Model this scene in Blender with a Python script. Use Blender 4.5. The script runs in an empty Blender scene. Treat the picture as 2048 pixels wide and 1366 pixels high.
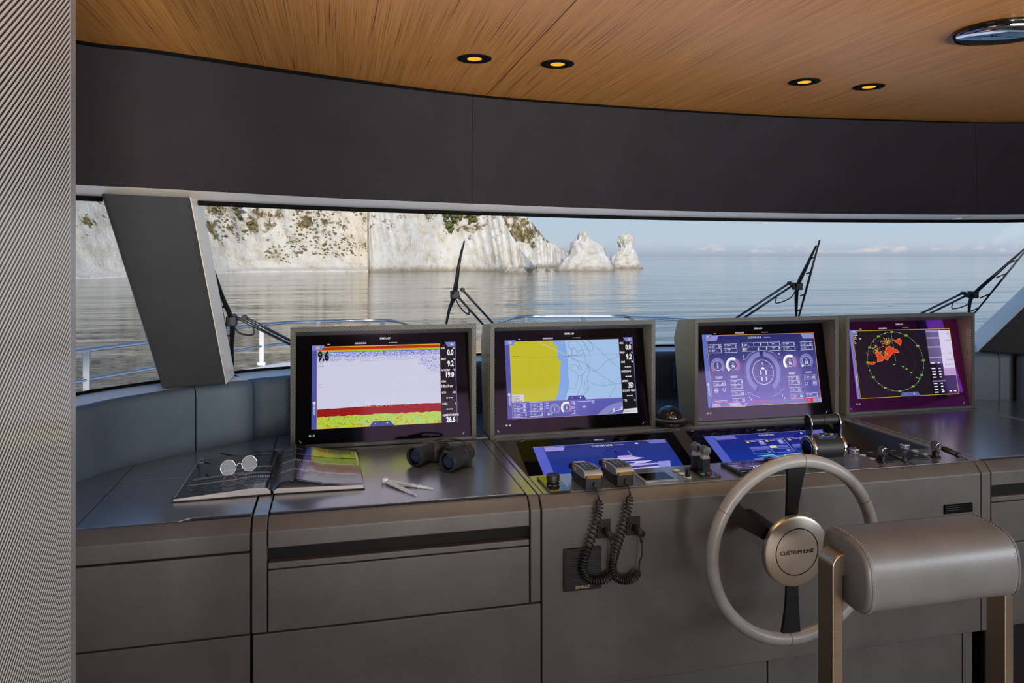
import bpy, math, random
from mathutils import Vector, Matrix, noise
random.seed(7)
C = bpy.context.scene.collection
PI = math.pi

# ------------------------------------------------------------------ camera, world, sun, lamps, exposure
F = 1490.0
PSI = math.atan(356 / F)
HY = 513.0
CP, SP = math.cos(PSI), math.sin(PSI)
CAMZ = 1.6
cam = bpy.data.cameras.new('camera')
cam.sensor_width = 36.0
cam.lens = F / 2048 * 36
cam.shift_y = -(683 - HY) / 2048
cam.clip_start = 0.02
cam.clip_end = 60000
cam_ob = bpy.data.objects.new('camera', cam)
C.objects.link(cam_ob)
cam_ob.location = (0, 0, CAMZ)
cam_ob.rotation_euler = (PI / 2, 0, -PSI)
bpy.context.scene.camera = cam_ob

sc = bpy.context.scene
sc.view_settings.view_transform = 'Standard'
sc.view_settings.look = 'None'
sc.view_settings.exposure = 0.0
sc.view_settings.gamma = 1.0
sc.view_settings.use_curve_mapping = False
sc.render.engine = 'CYCLES'
sc.cycles.max_bounces = 8
sc.cycles.diffuse_bounces = 4
sc.cycles.glossy_bounces = 4
sc.cycles.transparent_max_bounces = 12
sc.cycles.caustics_reflective = False
sc.cycles.caustics_refractive = False
sc.cycles.sample_clamp_indirect = 6.0
sc.cycles.use_denoising = True


def s2l(c):
    """0-255 sRGB triple -> linear rgba"""
    r = []
    for x in c[:3]:
        x = x / 255.0
        r.append(x / 12.92 if x <= 0.04045 else ((x + 0.055) / 1.055) ** 2.4)
    return (r[0], r[1], r[2], 1.0)


world = bpy.data.worlds.new('sky')
sc.world = world
world.use_nodes = True
nt = world.node_tree
nt.nodes.clear()
w_out = nt.nodes.new('ShaderNodeOutputWorld')
w_bg = nt.nodes.new('ShaderNodeBackground')
w_tc = nt.nodes.new('ShaderNodeTexCoord')
w_sep = nt.nodes.new('ShaderNodeSeparateXYZ')
w_ramp = nt.nodes.new('ShaderNodeValToRGB')
nt.links.new(w_tc.outputs['Generated'], w_sep.inputs[0])
nt.links.new(w_sep.outputs['Z'], w_ramp.inputs['Fac'])
el = w_ramp.color_ramp.elements
el[0].position = 0.0
el[0].color = s2l((160, 172, 194))
el[1].position = 1.0
el[1].color = s2l((92, 140, 196))
for pos, col in ((0.006, (174, 186, 204)), (0.018, (188, 203, 217)), (0.055, (184, 204, 222)), (0.2, (134, 174, 220)), (0.5, (88, 140, 206))):
    e = el.new(pos)
    e.color = s2l(col)
# small bright cumulus heads low over the horizon
w_map = nt.nodes.new('ShaderNodeMapping')
w_map.inputs['Scale'].default_value = (26, 26, 70)
w_noise = nt.nodes.new('ShaderNodeTexNoise')
w_noise.inputs['Scale'].default_value = 1.0
w_noise.inputs['Detail'].default_value = 5.0
w_noise.inputs['Roughness'].default_value = 0.6
w_thr = nt.nodes.new('ShaderNodeValToRGB')
w_thr.color_ramp.elements[0].position = 0.5
w_thr.color_ramp.elements[0].color = (0, 0, 0, 1)
w_thr.color_ramp.elements[1].position = 0.62
w_thr.color_ramp.elements[1].color = (1, 1, 1, 1)
w_band = nt.nodes.new('ShaderNodeValToRGB')
bel = w_band.color_ramp.elements
bel[0].position = 0.004
bel[0].color = (0, 0, 0, 1)
bel[1].position = 0.0185
bel[1].color = (0, 0, 0, 1)
e = bel.new(0.0055)
e.color = (1, 1, 1, 1)
e = bel.new(0.008)
e.color = (0.75, 0.75, 0.75, 1)
w_mul = nt.nodes.new('ShaderNodeMath')
w_mul.operation = 'MULTIPLY'
w_mix = nt.nodes.new('ShaderNodeMix')
w_mix.data_type = 'RGBA'
nt.links.new(w_tc.outputs['Generated'], w_map.inputs['Vector'])
nt.links.new(w_map.outputs['Vector'], w_noise.inputs['Vector'])
nt.links.new(w_noise.outputs['Fac'], w_thr.inputs['Fac'])
nt.links.new(w_sep.outputs['Z'], w_band.inputs['Fac'])
nt.links.new(w_thr.outputs['Color'], w_mul.inputs[0])
nt.links.new(w_band.outputs['Color'], w_mul.inputs[1])
nt.links.new(w_mul.outputs[0], w_mix.inputs['Factor'])
nt.links.new(w_ramp.outputs['Color'], w_mix.inputs[6])
w_mix.inputs[7].default_value = s2l((228, 218, 216))
nt.links.new(w_mix.outputs[2], w_bg.inputs['Color'])
w_bg.inputs['Strength'].default_value = 1.0
nt.links.new(w_bg.outputs[0], w_out.inputs['Surface'])

sun = bpy.data.lights.new('sun', 'SUN')
sun.energy = 3.5
sun.angle = 0.01
sun.color = (1.0, 0.93, 0.82)
sun_ob = bpy.data.objects.new('sun', sun)
C.objects.link(sun_ob)
sun_ob.rotation_euler = Vector((0.12, 0.88, -0.5)).to_track_quat('-Z', 'Y').to_euler()   # low-mid sun from astern


def area(name, loc, aim, sx, sy, energy, col):
    L = bpy.data.lights.new(name, 'AREA')
    L.shape = 'RECTANGLE'
    L.size = sx
    L.size_y = sy
    L.energy = energy
    L.color = col
    o = bpy.data.objects.new(name, L)
    C.objects.link(o)
    o.location = loc
    o.rotation_euler = (Vector(aim) - Vector(loc)).to_track_quat('-Z', 'Y').to_euler()
    return o


# added fill lamp behind the camera, in place of daylight from aft
area('rear_fill', (1.5, -2.7, 1.45), (0.8, 2.0, 1.1), 2.4, 1.3, 40, (1.0, 0.975, 0.98))
# added fill lamp standing in for daylight from the starboard windows
area('side_fill', (3.4, -0.6, 1.45), (0.4, 1.3, 1.2), 1.8, 0.8, 55, (0.84, 0.93, 1.0))


def washer(loc, aim, energy, size, col):  # unseen spot lamp added to lighten the ceiling
    Lt = bpy.data.lights.new('ceiling_fill', 'SPOT')
    Lt.energy = energy
    Lt.color = col
    Lt.spot_size = size
    Lt.spot_blend = 0.9
    Lt.shadow_soft_size = 0.25
    o = bpy.data.objects.new('ceiling_fill', Lt)
    C.objects.link(o)
    o.location = loc
    o.rotation_euler = (Vector(aim) - Vector(loc)).to_track_quat('-Z', 'Y').to_euler()


# added spot lamps behind the camera that brighten the wooden ceiling
washer((-0.85, -2.2, 0.95), (-0.3, 1.9, 2.14), 330, 0.75, (1.0, 0.9, 0.76))
washer((0.4, -2.2, 0.95), (0.5, 1.9, 2.14), 560, 0.75, (1.0, 0.95, 0.88))
washer((2.4, -2.2, 0.95), (1.8, 1.8, 2.14), 230, 0.75, (1.0, 0.97, 0.94))


# ------------------------------------------------------------------ helpers
def ray(u, v):
    a = (u - 1024) / F
    return Vector((a * CP + SP, CP - a * SP, -(v - HY) / F))


def P(u, v, x=None, y=None, z=None):
    """point of a plane (x=, y= or z= constant) seen at photo pixel u, v"""
    r = ray(u, v)
    if z is not None:
        t = (z - CAMZ) / r.z
    elif y is not None:
        t = y / r.y
    else:
        t = x / r.x
    return Vector((0, 0, CAMZ)) + r * t


WL = {}


def thing(name, label, cat, loc=(0, 0, 0), group=None):
    o = bpy.data.objects.new(name, None)
    o.empty_display_size = 0.05
    C.objects.link(o)
    o.location = loc
    WL[o] = Vector(loc)
    o['label'] = label
    o['category'] = cat
    if group:
        o['group'] = group
    return o


def tag(o, label, cat, group=None):
    o['label'] = label
    o['category'] = cat
    if group:
        o['group'] = group
    return o


def struct(name, loc=(0, 0, 0)):
    o = bpy.data.objects.new(name, None)
    C.objects.link(o)
    o.location = loc
    WL[o] = Vector(loc)
    o['kind'] = 'structure'
    return o


class MB:
    """collects shapes (world coordinates) into ONE mesh object"""

    def __init__(self):
        self.v, self.f, self.m, self.s = [], [], [], []

    def add(self, vs, fs, mi=0, smooth=False):
        b = len(self.v)
        self.v += [Vector(p) for p in vs]
        for f in fs:
            self.f.append([b + i for i in f])
            self.m.append(mi)
            self.s.append(smooth)
        return self

    def box(self, a, b, mi=0):
        x0, y0, z0 = a
        x1, y1, z1 = b
        vs = [(x0, y0, z0), (x1, y0, z0), (x1, y1, z0), (x0, y1, z0), (x0, y0, z1), (x1, y0, z1), (x1, y1, z1), (x0, y1, z1)]
        return self.hexa(vs, mi)

    def hexa(self, vs, mi=0):
        return self.add(vs, [(0, 3, 2, 1), (4, 5, 6, 7), (0, 1, 5, 4), (1, 2, 6, 5), (2, 3, 7, 6), (3, 0, 4, 7)], mi)

    def prism(self, poly, d, mi=0, smooth=False):
        """polygon (3d points) extruded by vector d"""
        n = len(poly)
        d = Vector(d)
        vs = [Vector(p) for p in poly] + [Vector(p) + d for p in poly]
        self.add(vs, [list(range(n))[::-1], [n + i for i in range(n)]], mi)
        b = len(self.v) - 2 * n
        for i in range(n):
            j = (i + 1) % n
            self.f.append([b + i, b + j, b + n + j, b + n + i])
            self.m.append(mi)
            self.s.append(smooth)
        return self

    def grid(self, rows, mi=0, smooth=True, flip=False):
        n, k = len(rows), len(rows[0])
        fs = []
        for i in range(n - 1):
            for j in range(k - 1):
                q = [i * k + j, i * k + j + 1, (i + 1) * k + j + 1, (i + 1) * k + j]
                fs.append(q[::-1] if flip else q)
        return self.add([p for r in rows for p in r], fs, mi, smooth)

    def tube(self, path, r, n=8, mi=0, cap=True):
        path = [Vector(p) for p in path]
        k = len(path)
        rr = r if isinstance(r, (list, tuple)) else [r] * k
        t0 = (path[1] - path[0]).normalized()
        up = Vector((0, 0, 1)) if abs(t0.z) < 0.9 else Vector((1, 0, 0))
        nrm = t0.cross(up).normalized()
        vs = []
        for i in range(k):
            t = (path[min(i + 1, k - 1)] - path[max(i - 1, 0)]).normalized()
            nrm = (nrm - t * nrm.dot(t)).normalized()
            bn = t.cross(nrm)
            for j in range(n):
                a = 2 * PI * j / n
                vs.append(path[i] + (nrm * math.cos(a) + bn * math.sin(a)) * rr[i])
        fs = []
        for i in range(k - 1):
            for j in range(n):
                j2 = (j + 1) % n
                fs.append((i * n + j, i * n + j2, (i + 1) * n + j2, (i + 1) * n + j))
        self.add(vs, fs, mi, True)
        if cap:
            b = len(self.v) - len(vs)
            self.f += [[b + j for j in range(n)][::-1], [b + (k - 1) * n + j for j in range(n)]]
            self.m += [mi, mi]
            self.s += [False, False]
        return self

    def lathe(self, c, axis, prof, n=24, mi=0, smooth=True, cap=True):
        """prof = list of (radius, height along axis)"""
        c = Vector(c)
        a = Vector(axis).normalized()
        up = Vector((0, 0, 1)) if abs(a.z) < 0.9 else Vector((1, 0, 0))
        e1 = a.cross(up).normalized()
        e2 = a.cross(e1)
        vs = []
        for r, h in prof:
            for j in range(n):
                t = 2 * PI * j / n
                vs.append(c + a * h + (e1 * math.cos(t) + e2 * math.sin(t)) * r)
        fs = []
        for i in range(len(prof) - 1):
            for j in range(n):
                j2 = (j + 1) % n
                fs.append((i * n + j, i * n + j2, (i + 1) * n + j2, (i + 1) * n + j))
        self.add(vs, fs, mi, smooth)
        if cap:
            b = len(self.v) - len(vs)
            self.f += [[b + j for j in range(n)][::-1], [b + (len(prof) - 1) * n + j for j in range(n)]]
            self.m += [mi, mi]
            self.s += [False, False]
        return self

    def sphere(self, c, r, n=16, k=10, mi=0, sc_=(1, 1, 1)):
        rows = []
        for i in range(k + 1):
            t = PI * i / k
            rows.append([(c[0] + r * sc_[0] * math.sin(t) * math.cos(2 * PI * j / n), c[1] + r * sc_[1] * math.sin(t) * math.sin(2 * PI * j / n), c[2] + r * sc_[2] * math.cos(t)) for j in range(n + 1)])
        return self.grid(rows, mi, True, True)

    def build(self, name, mats, parent=None, bevel=0.0, segs=2, sharp=None, clean=False):
        w = WL.get(parent, Vector((0, 0, 0)))
        me = bpy.data.meshes.new(name)
        me.from_pydata([p - w for p in self.v], [], self.f)
        if not isinstance(mats, (list, tuple)):
            mats = [mats]
        for m in mats:
            me.materials.append(m)
        me.polygons.foreach_set('material_index', self.m)
        me.polygons.foreach_set('use_smooth', [True] * len(self.f) if bevel else self.s)
        if sharp:
            me.polygons.foreach_set('use_smooth', [True] * len(self.f))
            me.set_sharp_from_angle(angle=sharp)
        me.update()
        o = bpy.data.objects.new(name, me)
        C.objects.link(o)
        if parent:
            o.parent = parent
        WL[o] = w.copy()
        if bevel:
            b = o.modifiers.new('bevel', 'BEVEL')
            b.width = bevel
            b.segments = segs
            b.limit_method = 'ANGLE'
            b.angle_limit = math.radians(35)
            b.harden_normals = True
        return o


def rbox(name, a, b, m, parent, bevel=0.003, segs=2):
    lo = [min(a[i], b[i]) for i in range(3)]
    hi = [max(a[i], b[i]) for i in range(3)]
    return MB().box(lo, hi).build(name, m, parent, bevel, segs)


def copy_thing(src, delta, label, name=None):
    """a thing, its parts and sub-parts, moved by delta"""
    def rec(o, par):
        c = o.copy()
        C.objects.link(c)
        c.parent = par
        for ch in [k for k in bpy.data.objects if k.parent == o]:
            rec(ch, c)
        return c
    r = rec(src, None)
    r.location = Vector(src.location) + Vector(delta)
    r['label'] = label
    return r


def catmull(pts, n):
    pts = [Vector(p) for p in pts]
    k = len(pts)
    out = []
    for i in range(n):
        t = i / (n - 1) * (k - 1)
        a = min(int(t), k - 2)
        f = t - a
        p0, p1, p2, p3 = pts[max(a - 1, 0)], pts[a], pts[a + 1], pts[min(a + 2, k - 1)]
        out.append(0.5 * ((2 * p1) + (p2 - p0) * f + (2 * p0 - 5 * p1 + 4 * p2 - p3) * f * f + (3 * p1 - p0 - 3 * p2 + p3) * f ** 3))
    return out


def offset_curve(pts, d, z=None):
    """offset a plan curve outwards (to the left of its direction)"""
    out = []
    k = len(pts)
    for i in range(k):
        t = pts[min(i + 1, k - 1)] - pts[max(i - 1, 0)]
        n = Vector((-t.y, t.x, 0)).normalized()
        p = pts[i] + n * d
        if z is not None:
            p = Vector((p.x, p.y, z))
        out.append(p)
    return out


# ------------------------------------------------------------------ materials
def pmat(name, col, rough=0.5, metal=0.0, spec=0.5, coat=0.0, emit=None, estr=1.0, tint=None):
    m = bpy.data.materials.new(name)
    m.use_nodes = True
    p = m.node_tree.nodes['Principled BSDF']
    p.inputs['Base Color'].default_value = col if len(col) == 4 else (col[0], col[1], col[2], 1)
    p.inputs['Roughness'].default_value = rough
    p.inputs['Metallic'].default_value = metal
    p.inputs['Specular IOR Level'].default_value = spec
    p.inputs['Coat Weight'].default_value = coat
    p.inputs['Coat Roughness'].default_value = 0.08
    if tint:
        p.inputs['Specular Tint'].default_value = (tint[0], tint[1], tint[2], 1)
    if emit:
        p.inputs['Emission Color'].default_value = emit if len(emit) == 4 else (emit[0], emit[1], emit[2], 1)
        p.inputs['Emission Strength'].default_value = estr
    return m


def N(m, typ, **kw):
    n = m.node_tree.nodes.new(typ)
    for k, v in kw.items():
        if k in n.inputs:
            n.inputs[k].default_value = v
        else:
            setattr(n, k, v)
    return n


def L(m, a, b):
    m.node_tree.links.new(a, b)


def ramp(m, stops, fac=None):
    r = N(m, 'ShaderNodeValToRGB')
    e = r.color_ramp.elements
    e[0].position, e[0].color = stops[0][0], stops[0][1]
    e[1].position, e[1].color = stops[-1][0], stops[-1][1]
    for p, c in stops[1:-1]:
        q = e.new(p)
        q.color = c
    if fac is not None:
        L(m, fac, r.inputs['Fac'])
    return r


def textured(name, c0, c1, scale, rough=0.5, bump=0.1, bscale=300, metal=0.0, spec=0.5, stretch=(1, 1, 1), detail=4, coat=0.0, rvar=0.0):
    """two-tone mottled surface with a fine grain relief, in object space"""
    m = pmat(name, c0, rough, metal, spec, coat)
    p = m.node_tree.nodes['Principled BSDF']
    tc = N(m, 'ShaderNodeTexCoord')
    mp = N(m, 'ShaderNodeMapping')
    mp.inputs['Scale'].default_value = stretch
    L(m, tc.outputs['Object'], mp.inputs['Vector'])
    n1 = N(m, 'ShaderNodeTexNoise', Scale=scale, Detail=detail, Roughness=0.6)
    L(m, mp.outputs[0], n1.inputs['Vector'])
    r = ramp(m, [(0.3, c0 if len(c0) == 4 else (*c0, 1)), (0.7, c1 if len(c1) == 4 else (*c1, 1))], n1.outputs['Fac'])
    L(m, r.outputs[0], p.inputs['Base Color'])
    if rvar:
        mr = N(m, 'ShaderNodeMapRange')
        mr.inputs['To Min'].default_value = rough - rvar
        mr.inputs['To Max'].default_value = rough + rvar
        L(m, n1.outputs['Fac'], mr.inputs['Value'])
        L(m, mr.outputs[0], p.inputs['Roughness'])
    n2 = N(m, 'ShaderNodeTexNoise', Scale=bscale, Detail=3.0)
    L(m, mp.outputs[0], n2.inputs['Vector'])
    b = N(m, 'ShaderNodeBump', Strength=bump, Distance=0.002)
    L(m, n2.outputs['Fac'], b.inputs['Height'])
    L(m, b.outputs[0], p.inputs['Normal'])
    return m


M = {}
M['leather'] = textured('taupe_leather', (0.09, 0.083, 0.082), (0.115, 0.107, 0.105), 9, 0.46, 0.16, 420, rvar=0.05)
M['leather_top'] = textured('charcoal_leather_top', (0.108, 0.124, 0.155), (0.14, 0.157, 0.19), 7, 0.3, 0.1, 420, rvar=0.05, spec=0.9, coat=1.0)
_p = M['leather_top'].node_tree.nodes['Principled BSDF']
_p.inputs['Coat IOR'].default_value = 2.5
_p.inputs['Coat Roughness'].default_value = 0.22
M['daylit_lining'] = textured('daylit_window_lining', (0.78, 0.72, 0.62), (0.84, 0.78, 0.68), 5, 0.34, 0.05, 300, spec=0.9)  # outside light put into the colour of soffit, sill and pillar sides
M['leather_slate'] = textured('slate_leather', (0.064, 0.092, 0.122), (0.08, 0.112, 0.146), 8, 0.5, 0.14, 420)
M['leather_seat'] = textured('bolster_leather', (0.158, 0.155, 0.155), (0.19, 0.186, 0.186), 12, 0.36, 0.12, 350)
M['leather_wheel'] = textured('wheel_leather', (0.27, 0.262, 0.256), (0.32, 0.312, 0.305), 20, 0.32, 0.15, 500)
M['fascia'] = textured('dark_padded_fabric', (0.016, 0.0135, 0.0165), (0.0205, 0.017, 0.021), 5, 0.75, 0.2, 500, spec=0.2)
M['pillar'] = textured('dark_grey_padded_leather', (0.033, 0.036, 0.04), (0.043, 0.046, 0.05), 6, 0.5, 0.15, 500)
M['black'] = pmat('black_shadow_gap', (0.004, 0.004, 0.004), 0.8, spec=0.1)
M['seam'] = pmat('dark_seam', (0.012, 0.011, 0.011), 0.8, spec=0.2)
M['black_plastic'] = textured('black_plastic', (0.006, 0.006, 0.007), (0.011, 0.011, 0.012), 30, 0.45, 0.06, 600, spec=0.35)
M['black_rubber'] = textured('black_rubber', (0.011, 0.012, 0.014), (0.018, 0.02, 0.022), 25, 0.48, 0.2, 500)
M['gloss_black'] = pmat('gloss_black', (0.006, 0.006, 0.007), 0.08, coat=0.5)
M['rail_steel'] = pmat('dimmed_polished_steel', (0.5, 0.5, 0.5), 0.16, 1.0)  # base darkened in place of the dim surroundings the rails reflect
M['chrome'] = pmat('polished_steel', (0.78, 0.79, 0.8), 0.07, 1.0)
M['steel'] = textured('brushed_bronze_steel', (0.44, 0.36, 0.27), (0.52, 0.43, 0.33), 14, 0.3, 0.08, 60, metal=1.0, stretch=(1, 1, 30))
M['hub'] = textured('brushed_champagne_metal', (0.5, 0.45, 0.38), (0.58, 0.52, 0.45), 10, 0.34, 0.06, 90, metal=0.85, stretch=(60, 1, 1))
M['silver'] = textured('satin_silver_paint', (0.36, 0.37, 0.39), (0.42, 0.43, 0.45), 20, 0.35, 0.03, 400, metal=0.5)
M['white_plastic'] = pmat('white_plastic', (0.7, 0.74, 0.8), 0.35)
M['stitch'] = pmat('pale_stitching', (0.55, 0.57, 0.6), 0.6)
M['bezel_grey'] = textured('grey_bezel_lacquer', (0.095, 0.105, 0.11), (0.11, 0.12, 0.125), 12, 0.4, 0.03, 400)
M['dark_panel'] = textured('dark_brown_dash_panel', (0.04, 0.036, 0.035), (0.05, 0.046, 0.044), 9, 0.45, 0.12, 400)
M['floor'] = textured('teak_floor', (0.13, 0.08, 0.045), (0.19, 0.12, 0.07), 3, 0.4, 0.05, 80, stretch=(14, 1, 1))
M['wall'] = textured('wall_lining', (0.05, 0.046, 0.044), (0.06, 0.055, 0.052), 3, 0.6, 0.08, 200)
M['deck'] = textured('white_gelcoat', (0.74, 0.73, 0.75), (0.8, 0.79, 0.8), 2, 0.35, 0.02, 60)
M['page_black'] = pmat('glossy_dark_page', (0.012, 0.013, 0.017), 0.16, coat=0.6)
M['paper'] = textured('page_edges', (0.5, 0.47, 0.47), (0.62, 0.58, 0.58), 8, 0.6, 0.25, 120, stretch=(1, 1, 40))
M['mirror'] = pmat('mirror', (0.9, 0.92, 0.95), 0.02, 1.0)


def glass_mat(name, tintc=(1, 1, 1), refl=1.0, ior=1.45):
    m = bpy.data.materials.new(name)
    m.use_nodes = True
    t = m.node_tree
    t.nodes.clear()
    o = N(m, 'ShaderNodeOutputMaterial')
    tr = N(m, 'ShaderNodeBsdfTransparent')
    tr.inputs['Color'].default_value = (*tintc, 1)
    gl = N(m, 'ShaderNodeBsdfGlossy')
    gl.inputs['Roughness'].default_value = 0.01
    fr = N(m, 'ShaderNodeFresnel')
    fr.inputs['IOR'].default_value = ior
    mu = N(m, 'ShaderNodeMath')
    mu.operation = 'MULTIPLY'
    mu.inputs[1].default_value = refl
    L(m, fr.outputs[0], mu.inputs[0])
    mx = N(m, 'ShaderNodeMixShader')
    L(m, mu.outputs[0], mx.inputs['Fac'])
    L(m, tr.outputs[0], mx.inputs[1])
    L(m, gl.outputs[0], mx.inputs[2])
    L(m, mx.outputs[0], o.inputs['Surface'])
    return m


M['window_glass'] = glass_mat('window_glass', (0.985, 0.99, 0.99), 0.03)
M['lens_glass'] = glass_mat('coated_lens_glass', (0.9, 0.93, 1.0), 1.6)
M['clear_plastic'] = glass_mat('clear_plastic', (0.9, 0.93, 0.97), 2.0)


def carbon_mat(name, py, pz, dark, light, rough=0.35, axis='y', metal=0.0):
    """twill weave: diagonal ribs, each broken into small tows"""
    m = pmat(name, light, rough, metal, coat=0.25)
    p = m.node_tree.nodes['Principled BSDF']
    tc = N(m, 'ShaderNodeTexCoord')
    sp = N(m, 'ShaderNodeSeparateXYZ')
    L(m, tc.outputs['Object'], sp.inputs[0])
    h = N(m, 'ShaderNodeMath', operation='ADD')
    L(m, sp.outputs['X'], h.inputs[0])
    L(m, sp.outputs['Y'], h.inputs[1])
    a = N(m, 'ShaderNodeMath', operation='MULTIPLY')
    a.inputs[1].default_value = 2 * PI / py
    L(m, h.outputs[0], a.inputs[0])
    b = N(m, 'ShaderNodeMath', operation='MULTIPLY')
    b.inputs[1].default_value = 2 * PI / pz
    L(m, sp.outputs['Z'], b.inputs[0])
    d = N(m, 'ShaderNodeMath', operation='SUBTRACT')
    L(m, a.outputs[0], d.inputs[0])
    L(m, b.outputs[0], d.inputs[1])
    s = N(m, 'ShaderNodeMath', operation='SINE')
    L(m, d.outputs[0], s.inputs[0])
    b2 = N(m, 'ShaderNodeMath', operation='MULTIPLY')
    b2.inputs[1].default_value = 2.0
    L(m, b.outputs[0], b2.inputs[0])
    a2 = N(m, 'ShaderNodeMath', operation='ADD')
    L(m, a.outputs[0], a2.inputs[0])
    L(m, b2.outputs[0], a2.inputs[1])
    s2 = N(m, 'ShaderNodeMath', operation='SINE')
    L(m, a2.outputs[0], s2.inputs[0])
    s3 = N(m, 'ShaderNodeMath', operation='MULTIPLY')
    s3.inputs[1].default_value = 0.28
    L(m, s2.outputs[0], s3.inputs[0])
    t = N(m, 'ShaderNodeMath', operation='ADD')
    L(m, s.outputs[0], t.inputs[0])
    L(m, s3.outputs[0], t.inputs[1])
    mr = N(m, 'ShaderNodeMapRange')
    mr.inputs['From Min'].default_value = -1.1
    mr.inputs['From Max'].default_value = 1.1
    L(m, t.outputs[0], mr.inputs['Value'])
    r = ramp(m, [(0.25, (*dark, 1)), (0.62, (*light, 1))], mr.outputs[0])
    L(m, r.outputs[0], p.inputs['Base Color'])
    bp = N(m, 'ShaderNodeBump', Strength=0.35, Distance=0.001)
    L(m, mr.outputs[0], bp.inputs['Height'])
    L(m, bp.outputs[0], p.inputs['Normal'])
    return m


M['carbon_post'] = carbon_mat('silver_carbon_weave', 0.0098, 0.0078, (0.012, 0.012, 0.03), (0.74, 0.76, 0.7), 0.42, metal=0.1)
M['carbon'] = carbon_mat('gold_lit_carbon_weave', 0.0095, 0.0085, (0.014, 0.015, 0.018), (0.85, 0.76, 0.52), 0.5, metal=0.35)  # gold tows carry the outside light painted onto the monitor sides
M['carbon_rim'] = carbon_mat('carbon_weave_rim', 0.0095, 0.0085, (0.012, 0.013, 0.014), (0.11, 0.108, 0.086), 0.5, metal=0.0)  # same weave kept dark, without the painted golden light
M['carbon_rim'].node_tree.nodes['Principled BSDF'].inputs['Coat Weight'].default_value = 0.0


def wood_mat():
    m = pmat('straight_grain_veneer', (0.4, 0.2, 0.08), 0.32, spec=0.55)
    p = m.node_tree.nodes['Principled BSDF']
    tc = N(m, 'ShaderNodeTexCoord')

    def layer(sx, sy, scale, detail, stops):
        mp = N(m, 'ShaderNodeMapping')
        mp.inputs['Scale'].default_value = (sx, sy, 1)
        L(m, tc.outputs['Object'], mp.inputs['Vector'])
        n = N(m, 'ShaderNodeTexNoise', Scale=scale, Detail=detail, Roughness=0.6)
        L(m, mp.outputs[0], n.inputs['Vector'])
        return n, ramp(m, stops, n.outputs['Fac'])
    n1, r1 = layer(1, 0.004, 640.0, 3.0, [(0.3, s2l((176, 112, 52))), (0.5, s2l((212, 148, 76))), (0.7, s2l((228, 170, 98)))])
    n2, r2 = layer(1, 0.006, 330.0, 3.0, [(0.32, (0.25, 0.19, 0.17, 1)), (0.37, (0.7, 0.65, 0.62, 1)), (0.42, (1, 1, 1, 1))])
    n3, r3 = layer(1, 0.02, 40.0, 3.0, [(0.3, (0.84, 0.82, 0.8, 1)), (0.7, (1, 1, 1, 1))])
    mx = N(m, 'ShaderNodeMix', data_type='RGBA', blend_type='MULTIPLY')
    mx.inputs['Factor'].default_value = 1.0
    L(m, r1.outputs[0], mx.inputs[6])
    L(m, r2.outputs[0], mx.inputs[7])
    mx2 = N(m, 'ShaderNodeMix', data_type='RGBA', blend_type='MULTIPLY')
    mx2.inputs['Factor'].default_value = 1.0
    L(m, mx.outputs[2], mx2.inputs[6])
    L(m, r3.outputs[0], mx2.inputs[7])
    L(m, mx2.outputs[2], p.inputs['Base Color'])
    b = N(m, 'ShaderNodeBump', Strength=0.1, Distance=0.001)
    L(m, n1.outputs['Fac'], b.inputs['Height'])
    L(m, b.outputs[0], p.inputs['Normal'])
    return m


M['wood'] = wood_mat()


def tri(p0, p1, p2):
    return [p0, p1, p2]


_ec = {}
AR = [0.0]          # strength of the purple coating of the screen being drawn


def emat(rgb, k=1.0, gloss=True):
    """a lit screen pixel colour behind coated glass"""
    key = (tuple(rgb), k, AR[0])
    if key not in _ec:
        c = s2l(rgb)
        _ec[key] = pmat('screen_colour', (0.004, 0.004, 0.005), 0.07, spec=AR[0] if AR[0] else 0.12, emit=c, estr=k, tint=(1.0, 0.3, 1.0) if AR[0] else (1.0, 0.6, 1.0))
        if AR[0]:
            _ec[key].node_tree.nodes['Principled BSDF'].inputs['IOR'].default_value = 2.4
    return _ec[key]


_tc = {}


def glyphs(s, bold):
    k = (s, bold)
    if k not in _tc:
        cu = bpy.data.curves.new('t', 'FONT')
        cu.body = s
        cu.size = 1.0
        cu.resolution_u = 2
        cu.offset = bold
        ob = bpy.data.objects.new('t', cu)
        me = bpy.data.meshes.new_from_object(ob)
        vs = [(v.co.x, v.co.y) for v in me.vertices]
        fs = [list(p.vertices) for p in me.polygons]
        x0 = min([v[0] for v in vs] or [0])
        x1 = max([v[0] for v in vs] or [0])
        _tc[k] = ([(x - x0, y) for x, y in vs], fs, x1 - x0)
        bpy.data.objects.remove(ob)
        bpy.data.curves.remove(cu)
        bpy.data.meshes.remove(me)
    return _tc[k]


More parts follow.
